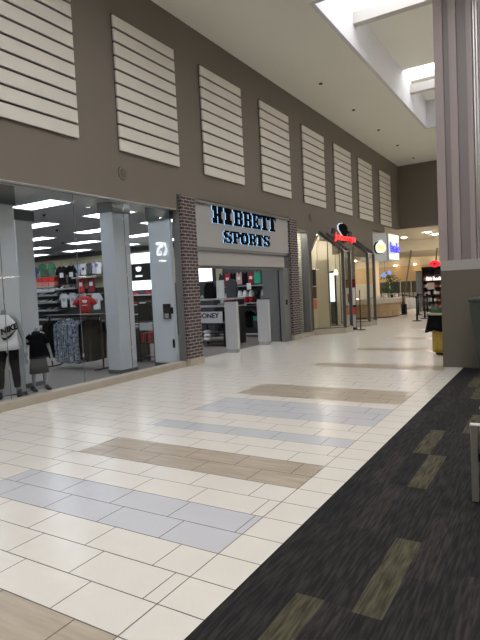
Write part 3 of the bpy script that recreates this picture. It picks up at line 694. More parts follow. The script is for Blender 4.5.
b = MB(); b.prism([(.27*math.cos(a)*(1+.08*math.cos(4*a)), 0, .17*math.sin(a)*(1+.08*math.cos(4*a))) for a in [i*math.pi/12 for i in range(24)]], (0, .06, 0)); build('red_petals', b, mat('red_petal_lit', (.8, .02, .05), .5, emit=(1, .02, .06), estr=.8), sg)
b = MB(); b.prism([(.07*math.cos(a), -.02, .045*math.sin(a)) for a in [i*math.pi/6 for i in range(12)]], (0, .0195, 0)); build('dark_centre', b, BLACK, sg)
b = MB(); b.bar((0, .08, -.06), (0, .08, -.12), .03); build('bracket', b, BLKM, sg)

# stanchions with belts
def stanchion(x, y, lab):
    t = thing('stanchion', lab, 'stanchion', (x, y, 0))
    b = MB(); b.cyl(0, 0, .035, .92, .035, n=14); build('pole', b, BLKM, t)
    b = MB(); b.loft([((0, 0, 0), .19, .19), ((0, 0, .018), .19, .19), ((0, 0, .0345), .06, .06)], n=24); build('base', b, BLKM, t)
    b = MB(); b.cyl(0, 0, .9205, 1.02, .055, n=14); build('belt_head', b, BLACK, t)
    return t
S = [(-6.61, 26.4, 'black stanchion nearest the curved kiosk counter'), (-4.94, 21.9, 'black stanchion nearest the camera, largest of the queue posts'), (-5.74, 25.8, 'black stanchion right behind the nearest one'),
     (-4.93, 23.3, 'black stanchion second from the right, in front of the shelving'), (-5.08, 24.6, 'rightmost black stanchion of the queue posts')]
for s in S: stanchion(*s)
def belt(i, j, lab):
    b = MB(); a = Vector((S[i][0], S[i][1], .97)); c = Vector((S[j][0], S[j][1], .97)); d = (c-a).normalized()
    b.bar(a+d*.06, c-d*.06, .004, .05); tag(build('queue_belt', b, BLACK), lab, 'queue belt')
belt(0, 1, 'black belt strung from the counter stanchion to the nearest one'); belt(1, 3, 'black belt strung right from the nearest stanchion'); belt(2, 4, 'black belt strung between the two rear stanchions')
b = MB(); b.box(-6.75, -6.55, 26.6, 26.9, 0, .5); b.box(-6.7, -6.6, 26.65, 26.85, .5, .85, 1); tag(build('parcel_stack', b, [BLACK, mat('rust_orange', (.35, .13, .04), .7)]), 'dark bin with orange contents behind the counter stanchion', 'bin')

# ------------------------------------------------------------------ column at right
t = thing('mall_column', 'tall pinkish grey fluted column on a taupe base', 'column', (-1.4, 10.6, 0))
b = MB(); b.box(-.45, .5, -.43, .5, 0, 1.77); build('column_base', b, COLB, t)
b = MB(); b.box(-.45, .5, -.435, .5, 1.7705, 1.95); build('column_trim', b, COLTRIM, t)
b = MB()
b.box(-.45, .42, -.3, .45, 1.951, 8.6)
for x0, x1 in ((-.48+.0, -.33), (-.23, -.105), (.06, .15)): b.box(x0, x1, -.36, -.3001, 1.951, 8.6)
b.box(-.47, -.4501, -.2, .4, 1.951, 8.6)
build('column_shaft', b, [COLP], t)
b = MB(); b.box(.17, .19, -.34, -.3001, 1.951, 8.6); b.box(.215, .235, -.345, -.3001, 1.951, 8.6); build('glint_strip', b, mat('glint_metal', (.55, .52, .5), .25, metal=.5), t)  # pale metal strips stand for bright glints on the column corner
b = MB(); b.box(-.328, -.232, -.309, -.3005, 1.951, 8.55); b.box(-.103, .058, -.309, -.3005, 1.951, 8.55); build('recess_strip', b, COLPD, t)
t = thing('tapered_planter', 'tall tapered dark green bin in front of the column base', 'planter', (-.87, 9.72, 0))
def sqr(h, z): return [(-h, -h, z), (h, -h, z), (h, h, z), (-h, h, z)]
b = MB(); v0 = [b.bm.verts.new(p) for p in sqr(.27, .005)]; v1 = [b.bm.verts.new(p) for p in sqr(.40, 1.22)]
b.bm.faces.new(v0); b.bm.faces.new(v1)
for i in range(4): b.bm.faces.new((v0[i], v0[(i+1) % 4], v1[(i+1) % 4], v1[i]))
build('planter_body', b, PLANT, t, bevel=.01)
b = MB(); b.box(-.42, .42, -.42, .42, 1.2205, 1.285); build('planter_rim', b, PLANT, t, bevel=.01)

# armchair at the right edge
t = thing('lounge_chair', 'metal-framed lounge chair cut off by the right edge on dark carpet', 'chair', (-.53, 3.99, 0), math.radians(0))
for sx in (0, .62):
    for sy in (0, .55):
        b = MB(); b.box(sx-.022, sx+.022, sy-.02, sy+.02, .012, .56); build('leg', b, CHROME, t, bevel=.003)
        b = MB(); b.cyl(sx, sy, 0, .0118, .02, n=12); build('glide', b, BLACK, t)

for sy in (0, .55):
    b = MB(); b.box(-.026, .646, sy-.024, sy+.024, .5605, .573); build('top_rail', b, CTOP, t, bevel=.003)
b = MB(); b.box(.0225, .597, .0, .55, .36, .53); build('seat_cushion', b, UPH, t, bevel=.03)
b = MB(); b.box(.0225, .597, .0, .55, .30, .3595); build('seat_frame', b, BLACK, t)
b = MB(); b.box(.45, .596, .03, .52, .575, .85); build('backrest', b, UPH, t, bevel=.03)

# draped display table behind the column
t = thing('draped_plant_stand', 'round stand with yellow skirt and black drape beside the column', 'stand', (-2.13, 12.0, 0))
def skirt(z0, z1, r0, r1, n=48, amp=.03, fr=11, hem=0, seed=1):
    b = MB(); R = []
    for k in range(6):
        f = k/5; z = z0+(z1-z0)*f; r = r0+(r1-r0)*f
        ring = []
        for i in range(n):
            a = 2*math.pi*i/n; rr = r*(1+amp*(1-f)*math.cos(fr*a)); zz = z+hem*(1-f)*math.cos(3*a)
            ring.append(b.bm.verts.new((rr*math.cos(a), rr*math.sin(a), zz)))
        R.append(ring)
    for a, c in zip(R, R[1:]):
        for i in range(n): b.bm.faces.new((a[i], a[(i+1) % n], c[(i+1) % n], c[i])).smooth = True
    b.bm.faces.new(R[-1]); b.bm.faces.new(R[0][::-1]); return b
build('yellow_skirt', skirt(.05, .70, .25, .26, amp=.06), YEL, t)
b = MB(); b.cyl(0, 0, 0, .0495, .2); build('foot', b, BLACK, t)
build('black_drape', skirt(.52, .86, .40, .33, amp=.05, fr=7, hem=.06), BLKC, t)
b = MB(); b.cyl(0, 0, .861, .91, .36, n=32); build('tray_rim', b, mat('cream_rim', (.45, .38, .25), .5), t)
p = thing('tabletop_foliage', 'low green foliage lying on the draped round stand', 'plant', (-2.13, 12.0, .911))
b = MB()
for i in range(220):
    a = rnd.uniform(0, 6.28); r = rnd.uniform(0, .3); c = Vector((r*math.cos(a), r*math.sin(a), rnd.uniform(.02, .09))); u = Vector((rnd.uniform(-1, 1), rnd.uniform(-1, 1), rnd.uniform(-.2, .2))).normalized()*.05; v = u.orthogonal().normalized()*.02
    b.quad([c-u, c-v, c+u, c+v])
build('leaves', b, LEAF, p)
b = MB(); b.cyl(0, 0, 0, .02, .3); build('moss_bed', b, LEAF, p)

# unseen fill lights added on the right wall to lift ceiling and walls
for i, y in enumerate((-6, -1, 4, 9, 14, 19, 24)):
    t = thing('added_fill_light', 'unseen upward fill light added on a ledge of the right mall wall', 'added fill light', (XR-.35, y, 5.6), 0, 'added fill lights on the right mall wall')
    b = MB(); b.box(-.02, .35, -2.1, 2.1, -.06, 0); b.box(-.05, -.02, -2.1, 2.1, -.06, .12); build('ledge', b, SIGNW, t)
    b = MB(); b.box(.04, .30, -2.0, 2.0, .01, .05); build('lamp_strip', b, mat('fill_light_glow', (1, 1, 1), .5, emit=(1, .97, .92), estr=38), t)
# opposite shop sign, seen mirrored in the glass
sg = thing('lit_wall_sign', 'lit white lettering on the opposite wall, mirrored in the shop glass', 'sign', (XR-.01, 22.15, 3.95))
text_obj('lettering', "K'S", 1.35, face_mx(-.07, 0, .05), KSN, .03, sg, dims=(1.0, .75))
b = MB(); b.box(-.06, -.04, -.35, .2, -.62, -.54); build('underline_bar', b, KSN, sg)
for i, y in enumerate((-2, 1.5, 5, 8.7, 10.5, 13.5, 17)):
    b = MB(); b.box(XR+.6, XR+1.8, y-.25, y+.25, 2.575, 2.599); tag(build('opposite_shop_light', b, mat('opposite_light', (1, 1, 1), .5, emit=(1, .95, .8), estr=14)), 'ceiling light in the shops across the mall, mirrored in the glass', 'ceiling light', 'ceiling lights across the mall')

# ------------------------------------------------------------------ merchandise
TEE = [(-.15, 0), (.15, 0), (.16, .30), (.165, .38), (.22, .28), (.29, .33), (.20, .50), (.075, .56), (.04, .535), (-.04, .535), (-.075, .56), (-.20, .50), (-.29, .33), (-.22, .28), (-.165, .38), (-.16, .30)]
VEST = [(-.16, 0), (.16, 0), (.165, .36), (.13, .44), (.12, .57), (.075, .58), (.05, .50), (-.05, .50), (-.075, .58), (-.12, .57), (-.13, .44), (-.165, .36)]
def shirt(name, pts, x, y, z, s, m, label, cat='shirt', group=None, trim=None, d=.05, facing='-y'):
    t = thing(name, label, cat, (x, y, z), 0, group)
    b = MB()
    b.prism([(px*s, -d/2, pz*s) for px, pz in pts], (0, d, 0)); build('body', b, m, t, bevel=.012)
    b = MB(); b.tube([(-.1*s, 0, .555*s), (0, 0, .60*s), (.1*s, 0, .555*s)], .006, n=6); b.tube([(0, 0, .60*s), (0, 0, .66*s), (.02, .02, .70*s)], .005, n=6); build('hanger', b, BLACK, t)
    if trim:
        b = MB(); b.box(-.08*s, .08*s, -d/2-.005, -d/2-.0005, .22*s, .36*s); build('chest_print', b, trim, t)
    return t
YF = 15.6; DX = .33
# wall shelving of the shop's far wall, seen through the window
def shelf_bay(x0, x1, z, lab, m=GREYL, y0=15.45, depth=.5):
    x0 += DX; x1 += DX
    b = MB(); b.box(x0, x1, y0, y0+depth, z-.03, z); b.box(x0, x1, y0-.008, y0-.0005, z-.06, z+.005)
    tag(build('wall_shelf', b, m), lab, 'shelf')
SL = mat('shelf_laminate', (.42, .41, .40), .5)
shelf_bay(-20.4, -19.15, 2.18, 'shelf under the red and salmon boxes, upper left of the shop wall', SL)
shelf_bay(-20.4, -19.15, 1.97, 'shelf under the white shoe boxes on the shop wall', SL)
shelf_bay(-19.1, -17.85, 2.05, 'tilted shoe display shelf in the middle of the shop wall', SL)
shelf_bay(-18.0, -16.5, 2.48, 'high shelf under the coloured tops on the cream wall', SL)
shelf_bay(-17.9, -16.4, 1.76, 'shelf under the two dark red jerseys', SL)
for i, z in enumerate((.35, .75, 1.15, 1.5, 1.82)): shelf_bay(-20.9, -19.0, z-.02, 'thin grey footwear shelf, %s from the bottom' % ['first', 'second', 'third', 'fourth', 'fifth'][i], GREYL)
shelf_bay(-18.95, -16.3, .62, 'long dark shelf below the white tee shirts', GREYP)
b = MB(); b.box(-20.95, -16.3, 15.3, 15.95, 0, .26); tag(build('base_cabinet', b, BLACK), 'long black base cabinet along the shop wall', 'cabinet')
for i, (x, lab) in enumerate(((-19.67, 'green hanging top at left of the shop wall'), (-19.07, 'green hanging top right beside the other green one'))):
    shirt('sport_shirt', TEE, x, YF, 2.62, 1.0, GREEN, lab)
shirt('blue_jacket', TEE, -20.22, YF, 2.5, 1.0, mat('blue_cloth', (.03, .10, .3), .8), 'blue jacket at far left of the shop wall', 'jacket')
shirt('hanging_jacket', TEE, -18.42, YF, 2.2, 1.45, BLKC, 'black jacket with white chest patch, left of the pair', 'jacket', trim=WHITE)
shirt('hanging_jacket', TEE, -17.82, YF, 2.2, 1.45, BLKC, 'black jacket with white chest patch, right of the pair', 'jacket', trim=WHITE)
for i, (x, m, c) in enumerate(((-17.42, mat('pale_blue_cloth', (.4, .5, .62), .8), 'pale blue'), (-17.07, WHITE, 'white'), (-16.72, DGREY, 'charcoal'), (-16.42, mat('lavender_cloth', (.42, .4, .5), .8), 'lavender'), (-16.17, WHITE, 'off-white'))):
    shirt('sport_shirt', TEE, x, YF, 2.56, .85, m, '%s top hanging over the high shelf on the cream wall' % c, trim=DRED if i == 1 else None)
for i in range(3):
    for k, (z0, z1, m, nm) in enumerate(((2.46, 2.66, REDP, 'red'), (2.2, 2.36, PINK, 'salmon'), (1.975, 2.14, WHITEP, 'white'))):
        x = -20.02+i*.41
        t = thing('shoe_box', '%s shoe box on the shop wall, %s of three in its row' % (nm, ['leftmost', 'middle', 'rightmost'][i]), 'shoe box', (x, 15.5, z0+.0 if k != 0 else 2.38), 0)
        h = z1-z0 if k else .2
        b = MB(); b.box(0, .37, 0, .28, .001, h*.72); build('box', b, m, t)
        b = MB(); b.box(-.005, .375, -.005, .285, h*.7205, h); build('lid', b, m if k != 2 else DGREY, t)
for i in range(2): shirt('jersey', VEST, -17.29+i*.62, YF, 1.82, 1.2, [RED, DRED][i], ['bright red sleeveless jersey, left of the pair on the wall', 'dark red sleeveless jersey, right of the pair on the wall'][i], 'jersey', trim=WHITE)
for i in range(2): shirt('white_tee', TEE, -18.39+i*.55, YF, 1.22, 1.12, WHITE, ['white tee shirt on the shop wall, left of the pair', 'white tee shirt on the shop wall, right of the pair'][i], trim=GREYL)
shirt('white_tee', TEE, -16.0, 15.2, 1.1, 1.2, WHITE, 'white tee shirt hanging beside the blue-grey column', trim=GREYL)
# shoes
def shoe_mb(s=1.):
    b = MB()
    rings = [(-.14, .03, .075, .03), (-.11, .04, .11, .05), (-.04, .042, .10, .05), (.02, .042, .075, .04), (.08, .047, .055, .035), (.13, .035, .04, .02)]
    b.loft([((x*s, 0, z*s*.5+.012), (0, w*s, 0), (0, 0, z*s*.5)) for x, w, z, _ in rings], n=12)
    return b
def shoe(x, y, z, m, sole, label, group, rz=0):
    t = thing('shoe', label, 'shoe', (x, y, z), rz, group)
    build('upper', shoe_mb(), m, t)
    b = MB(); b.prism([(.15*math.cos(a), .048*math.sin(a)*(1+.15*math.cos(a)), 0) for a in [i*math.pi/8 for i in range(16)]], (0, 0, .02)); build('sole', b, sole, t)
    return t
sm = [BLACK, GREYL, WHITEP, DGREY, mat('shoe_blue', (.1, .14, .25), .6)]
protos = {}
for iz, z in enumerate((.35, .75, 1.15, 1.5, 1.82)):
    for ix in range(12):
        c = rnd.randrange(5)
        loc = (-20.45+ix*.145, 15.62, z-.018)
        lb = ['black', 'grey', 'white', 'charcoal', 'navy'][c]+' shoe displayed on the footwear shelves of the shop wall'
        if c not in protos: protos[c] = shoe(*loc, sm[c], WHITEP if c in (0, 3) else BLACK, lb, 'shoes on the footwear shelves', -1.35)
        else: dup(protos[c], loc)
for i in range(5): d = dup(list(protos.values())[i % len(protos)], (-18.65+i*.24, 15.6, 2.052), -1.2, 'shoe on the tilted display shelf between jackets and tees', 'shoes on the tilted shelf')
for i in range(12): dup(list(protos.values())[i % len(protos)], (-18.47+i*.19, 15.6, .622), -1.7+i*.05, 'shoe on the long dark shelf below the white tees', 'shoes on the long dark shelf')
# torso mannequin with red tee
def torso(x, y, z, m, label, rz, logo=True):
    t = thing('torso_mannequin', label, 'mannequin', (x, y, z), rz)
    b = MB(); b.loft([((0, 0, .45), .2, .11), ((0, 0, .62), .21, .12), ((0, 0, .67), .12, .08), ((0, 0, .70), .06, .055), ((0, 0, .80), .055, .05)], n=16); b.cyl(0, 0, 0, .1, .12); b.cyl(0, 0, .1, .45, .03); build('form', b, SKIN, t)
    b = MB(); b.loft([((0, 0, .12), .19, .13), ((0, 0, .35), .185, .13), ((0, 0, .52), .22, .14), ((0, 0, .64), .22, .13), ((0, 0, .70), .12, .09)], n=20)
    for s in (-1, 1): b.tube([(s*.17, 0, .62), (s*.27, -.01, .52), (s*.33, -.02, .40)], [.08, .085, .085], n=12)
    build('tee_shirt', b, m, t)
    b = MB()
    if logo:
        for a in (-.5, 0, .5): b.prism([(-.0+.08*math.sin(a)+.035*math.cos(u)*math.cos(a)+.055*math.sin(u)*math.sin(a), -.15, .48+.05*math.cos(a)+.055*math.sin(u)*math.cos(a)-.035*math.cos(u)*math.sin(a)) for u in [i*math.pi/6 for i in range(12)]], (0, .012, 0))
        b.box(-.08, .08, -.15, -.138, .39, .41)
        build('leaf_logo', b, WHITE, t)
    return t
torso(-13.62, 12.4, .95, RED, 'headless torso form in a red tee with white leaf logo', .8)
b = MB(); b.box(-13.9, -13.3, 12.1, 12.7, .0, .949); tag(build('display_plinth', b, BLACK), 'black plinth carrying the torso form in the red tee', 'plinth')
# clothes rack in window
t = thing('garment_rack', 'long black garment rack standing inside the shop window', 'garment rack', (-9.5, 8.3, 0))
b = MB(); b.tube([(-.85, 0, 1.18), (.85, 0, 1.18)], .018); build('rail', b, BLKM, t)
b = MB()
for s in (-.85, .85): b.tube([(s, 0, .03), (s, 0, 1.18)], .02)
build('upright', b, BLKM, t)
b = MB()
for s in (-.85, .85): b.bar((s, -.25, .015), (s, .25, .015), .05, .03)
build('foot', b, BLKM, t)
b = MB(); b.box(-.9, .9, -.14, .14, 1.205, 1.23); build('top_shelf', b, BLKM, t)
for i in range(27):
    x = -10.28+i*.058
    if i < 6: m, lb, gp, hh = BLKC, 'black garment at the left end of the window garment rack', 'black garments at the rack left end', .92
    elif i < 20: m, lb, gp, hh = PATT, 'blue and white printed garment in the middle of the window rack', 'printed garments on the window rack', 1.02
    else: m, lb, gp, hh = BLKC, 'black garment at the right end of the window garment rack', 'black garments at the rack right end', .95
    gm = thing('hanging_garment', lb, 'garment', (x, 8.3, 1.16), rnd.uniform(-.12, .12), gp)
    b = MB(); w2 = rnd.uniform(.22, .27); zz = -hh+rnd.uniform(-.03, .03)
    prof = [(-w2*.95, zz), (w2*.95, zz+.02), (w2, -.35), (w2*.92, -.15), (.06, -.06), (-.06, -.06), (-w2*.92, -.15), (-w2, -.35)]
    b.prism([(-.022, y, z) for y, z in prof], (.044, 0, 0)); build('fabric', b, m, gm, bevel=.015)
    b = MB(); b.tube([(0, 0, -.058), (0, 0, -.01), (0, .02, .03)], .004, n=6); build('hanger_hook', b, STEEL, gm)
# table of merchandise right of the rack (yellow cap)
b = MB(); b.box(-9.3, -8.7, 9.3, 9.9, 0, .8); b.box(-9.33, -8.67, 9.27, 9.93, .8005, .84, 1); tag(build('display_table', b, [BLACK, GREYP]), 'black display table carrying the yellow cap', 'table')
b = MB(); b.loft([((-9.0, 9.55, .8405), .1, .1), ((-9.0, 9.55, .90), .1, .1), ((-9.0, 9.55, .95), .06, .06)], n=16); b.prism([(-9.08, 9.45, .845), (-8.92, 9.45, .845), (-8.94, 9.37, .845), (-9.06, 9.37, .845)], (0, 0, .01)); tag(build('baseball_cap', b, mat('cap_yellow', (.8, .5, .03), .7)), 'yellow baseball cap on the black display table', 'cap')

# brand wall between column and partition
t = thing('brand_header', 'black header sign with white leaf logo between lit white boxes', 'sign', (-12.5, 14.0, 2.1))
b = MB(); b.box(-.6, .6, -.03, .03, 0, .58); build('header_board', b, BLACK, t)
b = MB(); 
for a in (-.5, 0, .5): b.prism([(-.05+.14*math.sin(a)+.05*math.cos(u)*math.cos(a)+.09*math.sin(u)*math.sin(a), -.045, .33+.08*math.cos(a)+.09*math.sin(u)*math.cos(a)-.05*math.cos(u)*math.sin(a)) for u in [i*math.pi/6 for i in range(12)]], (0, .014, 0))
b.box(-.2, .1, -.045, -.031, .13, .19); build('leaf_logo', b, WHITN, t)
b = MB(); b.box(-13.1, -11.9, 13.97, 14.03, 2.705, 3.05); tag(build('lit_box', b, LITBOX), 'bright white lightbox above the black header sign', 'lightbox')
b = MB(); b.box(-13.1, -11.9, 13.97, 14.03, 1.78, 2.095); tag(build('lit_box', b, LITBOX), 'bright white lightbox below the black header sign', 'lightbox')
t = thing('shoe_gondola', 'black shoe display unit beneath the lit white boxes', 'display unit', (-12.5, 14.05, 0))
b = MB(); b.box(-.62, .62, 0, .06, 0, 1.775); build('back_panel', b, DGREY, t)
for i in range(5):
    b = MB(); b.box(-.6, .6, -.3, -.001, .25+i*.33, .27+i*.33); build('shelf', b, GREYL, t)
b = MB(); b.box(-.62, .62, -.32, -.0, 0, .24); build('base', b, BLACK, t)
cc = [RED, WHITEP, BLACK, REDP, DGREY]
for i in range(5):
    for k in range(4):
        d = dup(list(protos.values())[0], (-12.95+k*.3, 13.88, .2705+i*.33), .4, 'shoe on the black display unit under the lit boxes', 'shoes on the black display unit')
        up = [c for c in d.children if c.name.startswith('upper')][0]; up.data = up.data.copy(); up.data.materials[0] = cc[(i*3+k) % 5]
# dark free-standing fixture in front of it
t = thing('retail_stand', 'narrow black retail stand left of the pale partition', 'display stand', (-8.35, 9.6, 0))
b = MB()
for x in (-.22, .22):
    for y in (-.15, .15): b.bar((x, y, 0), (x, y, 1.45), .03)
build('post', b, BLKM, t)
for i, z in enumerate((.12, .45, .95, 1.42)):
    b = MB(); b.box(-.23, .23, -.17, .17, z, z+.025); build('shelf', b, BLKM, t)
b = MB(); b.box(-.2, .2, -.18, -.171, .98, 1.40); build('header_card', b, BLACK, t)
b = MB(); b.box(-.2, .2, -.178, -.171, .76, .94); build('picture_card', b, mat('grey_picture', (.45, .48, .52), .5), t)
for i in range(6):
    b = MB(); x = -8.53+i*.07; b.box(x, x+.055, 9.45, 9.7, .4755, .69-.02*(i % 2)); tag(build('boxed_item', b, [RED, DRED, BLACK][i % 3]), '%s boxed item standing on the narrow black stand' % ['red', 'dark red', 'black'][i % 3], 'boxed item', 'boxed items on the narrow black stand')

# seen through the entrance
YE = 15.7
t = thing('entrance_wall_unit', 'grey wall shelving seen between the two security pedestals', 'shelving', (-9.7, 15.75, 0))
b = MB(); b.box(-.6, 1.25, .1, .13, 0, 2.5); build('back_panel', b, mat('charcoal_panel', (.06, .06, .065), .7), t)
for z in (.05, 1.13, 1.72):
    b = MB(); b.box(-.6, 1.25, -.3, .099, z, z+.03); build('shelf', b, SL, t)
b = MB(); b.tube([(-.6, -.1, 1.05), (1.25, -.1, 1.05)], .012, n=8); b.tube([(-.6, -.1, 2.42), (1.25, -.1, 2.42)], .012, n=8); build('hanging_rail', b, STEEL, t)
cols = [(DGREY, 'charcoal'), (RED, 'red'), (BLKC, 'black'), (mat('mixed_pink', (.5, .3, .3), .8), 'pinkish'), (BLKC, 'black'), (DRED, 'dark red'), (TEAL, 'green')]
for i, (m, c) in enumerate(cols):
    shirt('jersey', VEST, -10.2+i*.238, YE-.05, 1.80, .72, m, '%s jersey hanging on the top rail of the entrance shelving%s' % (c, ', rightmost' if i == 6 else ', %s from the left' % ['first', 'second', 'third', 'fourth', 'fifth', 'sixth'][i]), 'jersey', trim=WHITE if i in (1, 3, 5) else None)
for i in range(7):
    shirt('long_garment', TEE, -10.15+i*.25, YE-.05, .30, 1.05, [BLKC, DGREY][i % 2], '%s garment on the low rail of the entrance shelving' % ['black', 'charcoal'][i % 2], 'garment', 'dark garments on the low rail', trim=TEAL if i == 5 else None)
for i in range(8):
    x = -10.17+i*.235; c = [('white', WHITEP), ('red', RED), ('black', BLACK), ('white', WHITEP), ('red', RED), ('red', RED), ('black', BLACK), ('grey', GREYL)][i]
    t = thing('rolled_tee', '%s cap stack on the middle entrance shelf' % c[0], 'cap', (x, 15.6, 1.161), 0, 'cap stacks on the middle entrance shelf')
    b = MB(); b.loft([((0, 0, 0), .11, .1), ((0, 0, .2), .11, .1)], n=14); build('lower_caps', b, c[1], t)
    b = MB(); b.loft([((0, 0, .201), .11, .1), ((0, 0, .33), .1, .09), ((0, 0, .42), .05, .05)], n=14); b.box(-.08, .08, -.18, -.08, .205, .215); build('top_cap', b, WHITEP if c[0] == 'red' else c[1], t)
b = MB(); b.box(-9.07, -8.91, 15.435, 15.4495, 1.6, 1.82); tag(build('price_card', b, WHITEP), 'white price card standing on the entrance shelving', 'card')
# nearer table displays
t = thing('tiered_table', 'two-tier dark display table behind the left security pedestal', 'table', (-9.2, 13.6, 0))
b = MB(); b.box(-.9, .95, -.3, .3, 1.33, 1.38); b.box(-.9, .95, -.35, .35, 1.12, 1.16); build('table_top', b, SL, t)
for x in (-.85, .9):
    b = MB(); b.box(x-.03, x+.03, -.28, .28, 0, 1.329); build('leg', b, BLKM, t)
b = MB(); b.box(-.82, .87, -.3, .3, .3, .33); build('lower_shelf', b, BLKM, t)
t = thing('low_sign_table', 'low dark table carrying the white lettered banner', 'table', (-8.7, 12.9, 0))
b = MB(); b.box(-.55, .5, -.3, .3, .64, .68); build('table_top', b, BLKM, t)
for x in (-.5, .45):
    for y in (-.26, .26):
        b = MB(); b.box(x-.02, x+.02, y-.02, y+.02, 0, .639); build('leg', b, BLKM, t)
b = MB(); b.box(-.5, .45, -.26, .26, .12, .14); build('lower_shelf', b, BLKM, t)
t = thing('lettered_banner', 'white banner with black lettering on the low dark table', 'banner', (-8.68, 12.65, .682))
b = MB(); b.box(-.52, .38, -.02, .02, 0, .33); build('board', b, mat('banner_white', (.55, .56, .6), .6), t)
text_obj('lettering', 'HONEY', .2, face_my(-.1, -.026, .21), BLACK, .004, t, sx=1.1)
for i in range(3):
    b = MB(); b.loft([((0, 0, 0), .1, .1), ((0, 0, .07), .12, .12), ((0, 0, .1), .07, .07)], n=16)
    o = build('rolled_towel', b, WHITEP, loc=(-8.95, 12.8, .141+i*.11)); tag(o, 'white rolled item stacked under the low table, %s of three' % ['lowest', 'middle', 'top'][i], 'towel')
for i in range(3): dup(list(protos.values())[-1], (-9.0+i*.3, 13.0, .682), .3+i, 'shoe standing on the low table behind the lettered banner', 'shoes behind the lettered banner')
b = MB(); b.box(-9.02, -8.74, 13.5, 13.53, 1.381, 1.93); tag(build('white_board', b, mat('board_white', (.6, .6, .58), .6)), 'white figure board standing on the tiered table', 'board')
b = MB(); b.prism([(-.17, 0, 0), (.17, 0, 0), (.2, 0, .25), (.16, 0, .5), (.05, 0, .56), (-.05, 0, .56), (-.16, 0, .5), (-.2, 0, .25)], (0, .12, 0)); tag(build('folded_jacket', b, DGREY, loc=(-8.50, 13.5, 1.381), bevel=.02), 'charcoal jacket propped on the tiered table right of the white board', 'jacket')
b = MB(); b.prism([(-.2, 0, 0), (.2, 0, 0), (.2, 0, .35), (.1, 0, .5), (-.1, 0, .5), (-.2, 0, .35)], (0, .12, 0)); tag(build('folded_jacket', b, BLKC, loc=(-9.3, 13.5, 1.381), bevel=.02), 'black jacket propped on the tiered table left of the white board', 'jacket')
for i in range(3): dup(list(protos.values())[i], (-9.95+i*.2, 13.45, 1.381), .3+i, 'shoe on the tiered table beside the black jacket', 'shoes on the tiered table')
b = MB(); b.box(-11.2, -10.35, 15.2, 15.26, 1.97, 2.46); tag(build('lit_box', b, LITBOX), 'large bright white lightbox seen at upper left of the entrance', 'lightbox')
b = MB(); b.box(-11.2, -10.35, 15.261, 15.5, 0, 2.6); tag(build('lightbox_column', b, DGREY), 'charcoal column behind the large entrance lightbox', 'column')
b = MB(); b.box(-10.4, -9.0, 12.2, 12.24, 2.3, 2.45) if False else None
# small ceiling track spots and hang tags inside
for i in range(3):
    t = thing('security_camera', 'small black dome camera on the shop ceiling', 'camera', ((-9.9, -11.9, -14.5)[i], (8.0, 10.0, 12.4)[i], 3.52), 0, 'dome cameras on the shop ceiling')
    b = MB(); b.loft([((0, 0, -.001), .035, .035), ((0, 0, -.03), .033, .033), ((0, 0, -.05), .012, .012)], n=14); build('dome', b, BLACK, t)

# ------------------------------------------------------------------ mannequins
def skin_obj(name, verts, edges, radii, m, parent, root=0, sub=2):
    me = bpy.data.meshes.new(name); me.from_pydata(verts, edges, []); me.materials.append(m)
    o = bpy.data.objects.new(name, me); COL.objects.link(o); o.parent = parent
    md = o.modifiers.new('Skin', 'SKIN'); md.use_smooth_shade = True
    for i, v in enumerate(me.skin_vertices[0].data):
        r = radii[i]; v.radius = r if hasattr(r, '__len__') else (r, r); v.use_root = (i == root)
    s = o.modifiers.new('Sub', 'SUBSURF'); s.levels = sub; s.render_levels = sub
    return o
def mannequin(loc, rz, s, label, kid=False):
    """local frame: facing +X, left/right along Y, height for s = 1 about 1.5 to the neck"""
    t = thing('mannequin', label, 'mannequin', loc, rz)
    V = []; E = []; Rr = []
    def add(p, r, par=None):
        V.append((p[0]*s, p[1]*s, p[2]*s)); Rr.append((r[0]*s, r[1]*s) if hasattr(r, '__len__') else r*s)
        if par is not None: E.append((par, len(V)-1))
        return len(V)-1
    pel = add((0, 0, .92), (.10, .15)); wa = add((0, 0, 1.06), (.09, .12), pel); ch = add((.01, 0, 1.24), (.11, .145), wa); up = add((0, 0, 1.38), (.09, .12), ch)
    nk = add((0, 0, 1.46), .05, up); add((.01, 0, 1.56), .052, nk)
    for sg_ in (-1, 1):
        sh = add((0, sg_*.185, 1.37), .06, up); el = add((-.03, sg_*.27, 1.08), .042, sh); wr = add((.06, sg_*.30, .86), .026, el); pm_ = add((.08, sg_*.30, .79), (.018, .034), wr)
        for k in range(4): a = add((.085+.0*k, sg_*(.275+.017*k), .75-.004*abs(k-1.5)), .010, pm_); add((.095, sg_*(.275+.017*k), .70+.006*abs(k-1.5)), .008, a)
        th = add((.105, sg_*.275, .80), .010, pm_); add((.12, sg_*.27, .75), .008, th)
        hp = add((0, sg_*.09, .84), .088, pel); kn = add((.01, sg_*.12, .48), .055, hp); cf = add((-.01, sg_*.13, .32), .052, kn); an = add((-.01, sg_*.14, .09), .033, cf); he = add((.0, sg_*.14, .045), .036, an); add((.13, sg_*.16, .03), (.025, .035), he)
    skin_obj('body', V, E, Rr, SKIN, t)
    return t
def cloth_loft(name, rings, m, parent, extra=None, n=28):
    b = MB(); b.loft(rings, n=n)
    if extra:
        for pts, rr in extra: b.tube(pts, rr, n=14)
    return build(name, b, m, parent)
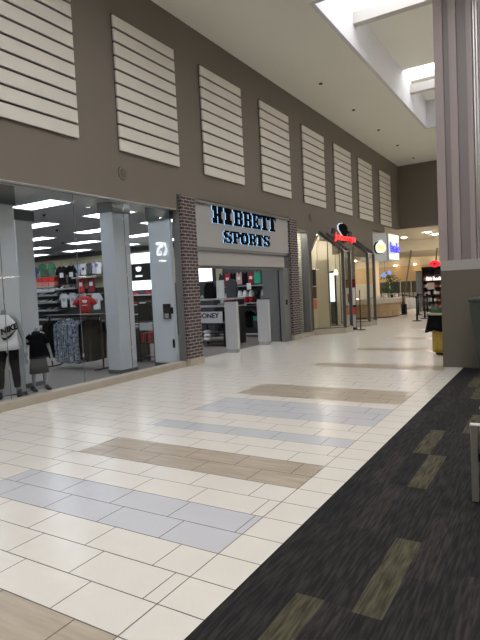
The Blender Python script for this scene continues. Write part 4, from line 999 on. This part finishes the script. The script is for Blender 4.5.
# adult: white tank, black leggings
A = mannequin((-7.40, 5.09, .09), math.radians(-35), .90, 'headless grey mannequin in a white printed tank top and black leggings')
s = .90
cloth_loft('tank_top', [((0, 0, z*s), rx*s, ry*s) for z, rx, ry in ((.84, .155, .215), (.95, .15, .205), (1.1, .135, .185), (1.25, .15, .195), (1.36, .125, .165), (1.42, .095, .11), (1.45, .075, .085))], WHITE, A)
for sg_ in (-1, 1):
    cloth_loft('leggings', [((x*s, sg_*y*s, z*s), r*s, r*s) for x, y, z, r in ((.0, .07, .90, .105), (0, .09, .82, .108), (0, .105, .65, .085), (.01, .12, .48, .068), (-.01, .13, .33, .066), (-.01, .135, .17, .052))], BLKC, A)
    b = MB(); sh = shoe_mb(1.05); build('shoe', sh, BLACK, A, loc=(.05, sg_*.145, .0))
    b.bm.free()
fm = Matrix.Translation((.17*s, .05, 1.20*s)) @ Matrix.Rotation(math.radians(20), 4, 'X') @ Matrix(((0, 0, 1, 0), (1, 0, 0, 0), (0, 1, 0, 0), (0, 0, 0, 1)))
text_obj('chest_lettering', 'NIKE', .115, fm, BLACK, .012, A, sx=1.0, shear=.25, bold=.06)
b = MB(); sw = [(-.15, .02), (-.10, -.05), (-.04, -.06), (.04, -.035), (.17, .05), (.02, -.005), (-.06, -.02), (-.10, -.01)]
b.prism([(.155*s, y*.8+.05, 1.105*s+z*1.0+y*.3) for y, z in sw], (.02, 0, 0)); build('swoosh', b, BLACK, A)
b = MB(); b.cyl(.03, 0, -.088, -.001, .235, n=32); build('stand_base', b, GREYL, A, bevel=.01)
# child: black tee, dark shorts
K = mannequin((-7.40, 5.66, .09), math.radians(-20), .68, 'small headless grey mannequin in a black tee and dark shorts')
s = .68
cloth_loft('tee_shirt', [((0, 0, z*s), rx*s, ry*s) for z, rx, ry in ((.80, .15, .21), (.95, .145, .20), (1.1, .135, .185), (1.25, .15, .20), (1.38, .12, .18), (1.44, .09, .11), (1.47, .07, .07))], BLKC, K,
           [([(0, g_*.13*s, 1.37*s), (-.005*s, g_*.195*s, 1.30*s), (-.015*s, g_*.235*s, 1.16*s)], [.075*s, .078*s, .075*s]) for g_ in (-1, 1)])
cloth_loft('shorts', [((0, 0, z*s), rx*s, ry*s) for z, rx, ry in ((.44, .14, .23), (.60, .14, .22), (.82, .13, .19))], DGREY, K)
for sg_ in (-1, 1): build('shoe', shoe_mb(.85), BLACK, K, loc=(.04, sg_*.115, .0))
b = MB(); b.box(.107, .122, .02, .05, .98, .99); build('chest_mark', b, WHITE, K)
b = MB(); b.cyl(.03, 0, -.088, -.001, .20, n=32); build('stand_base', b, GREYL, K, bevel=.01)
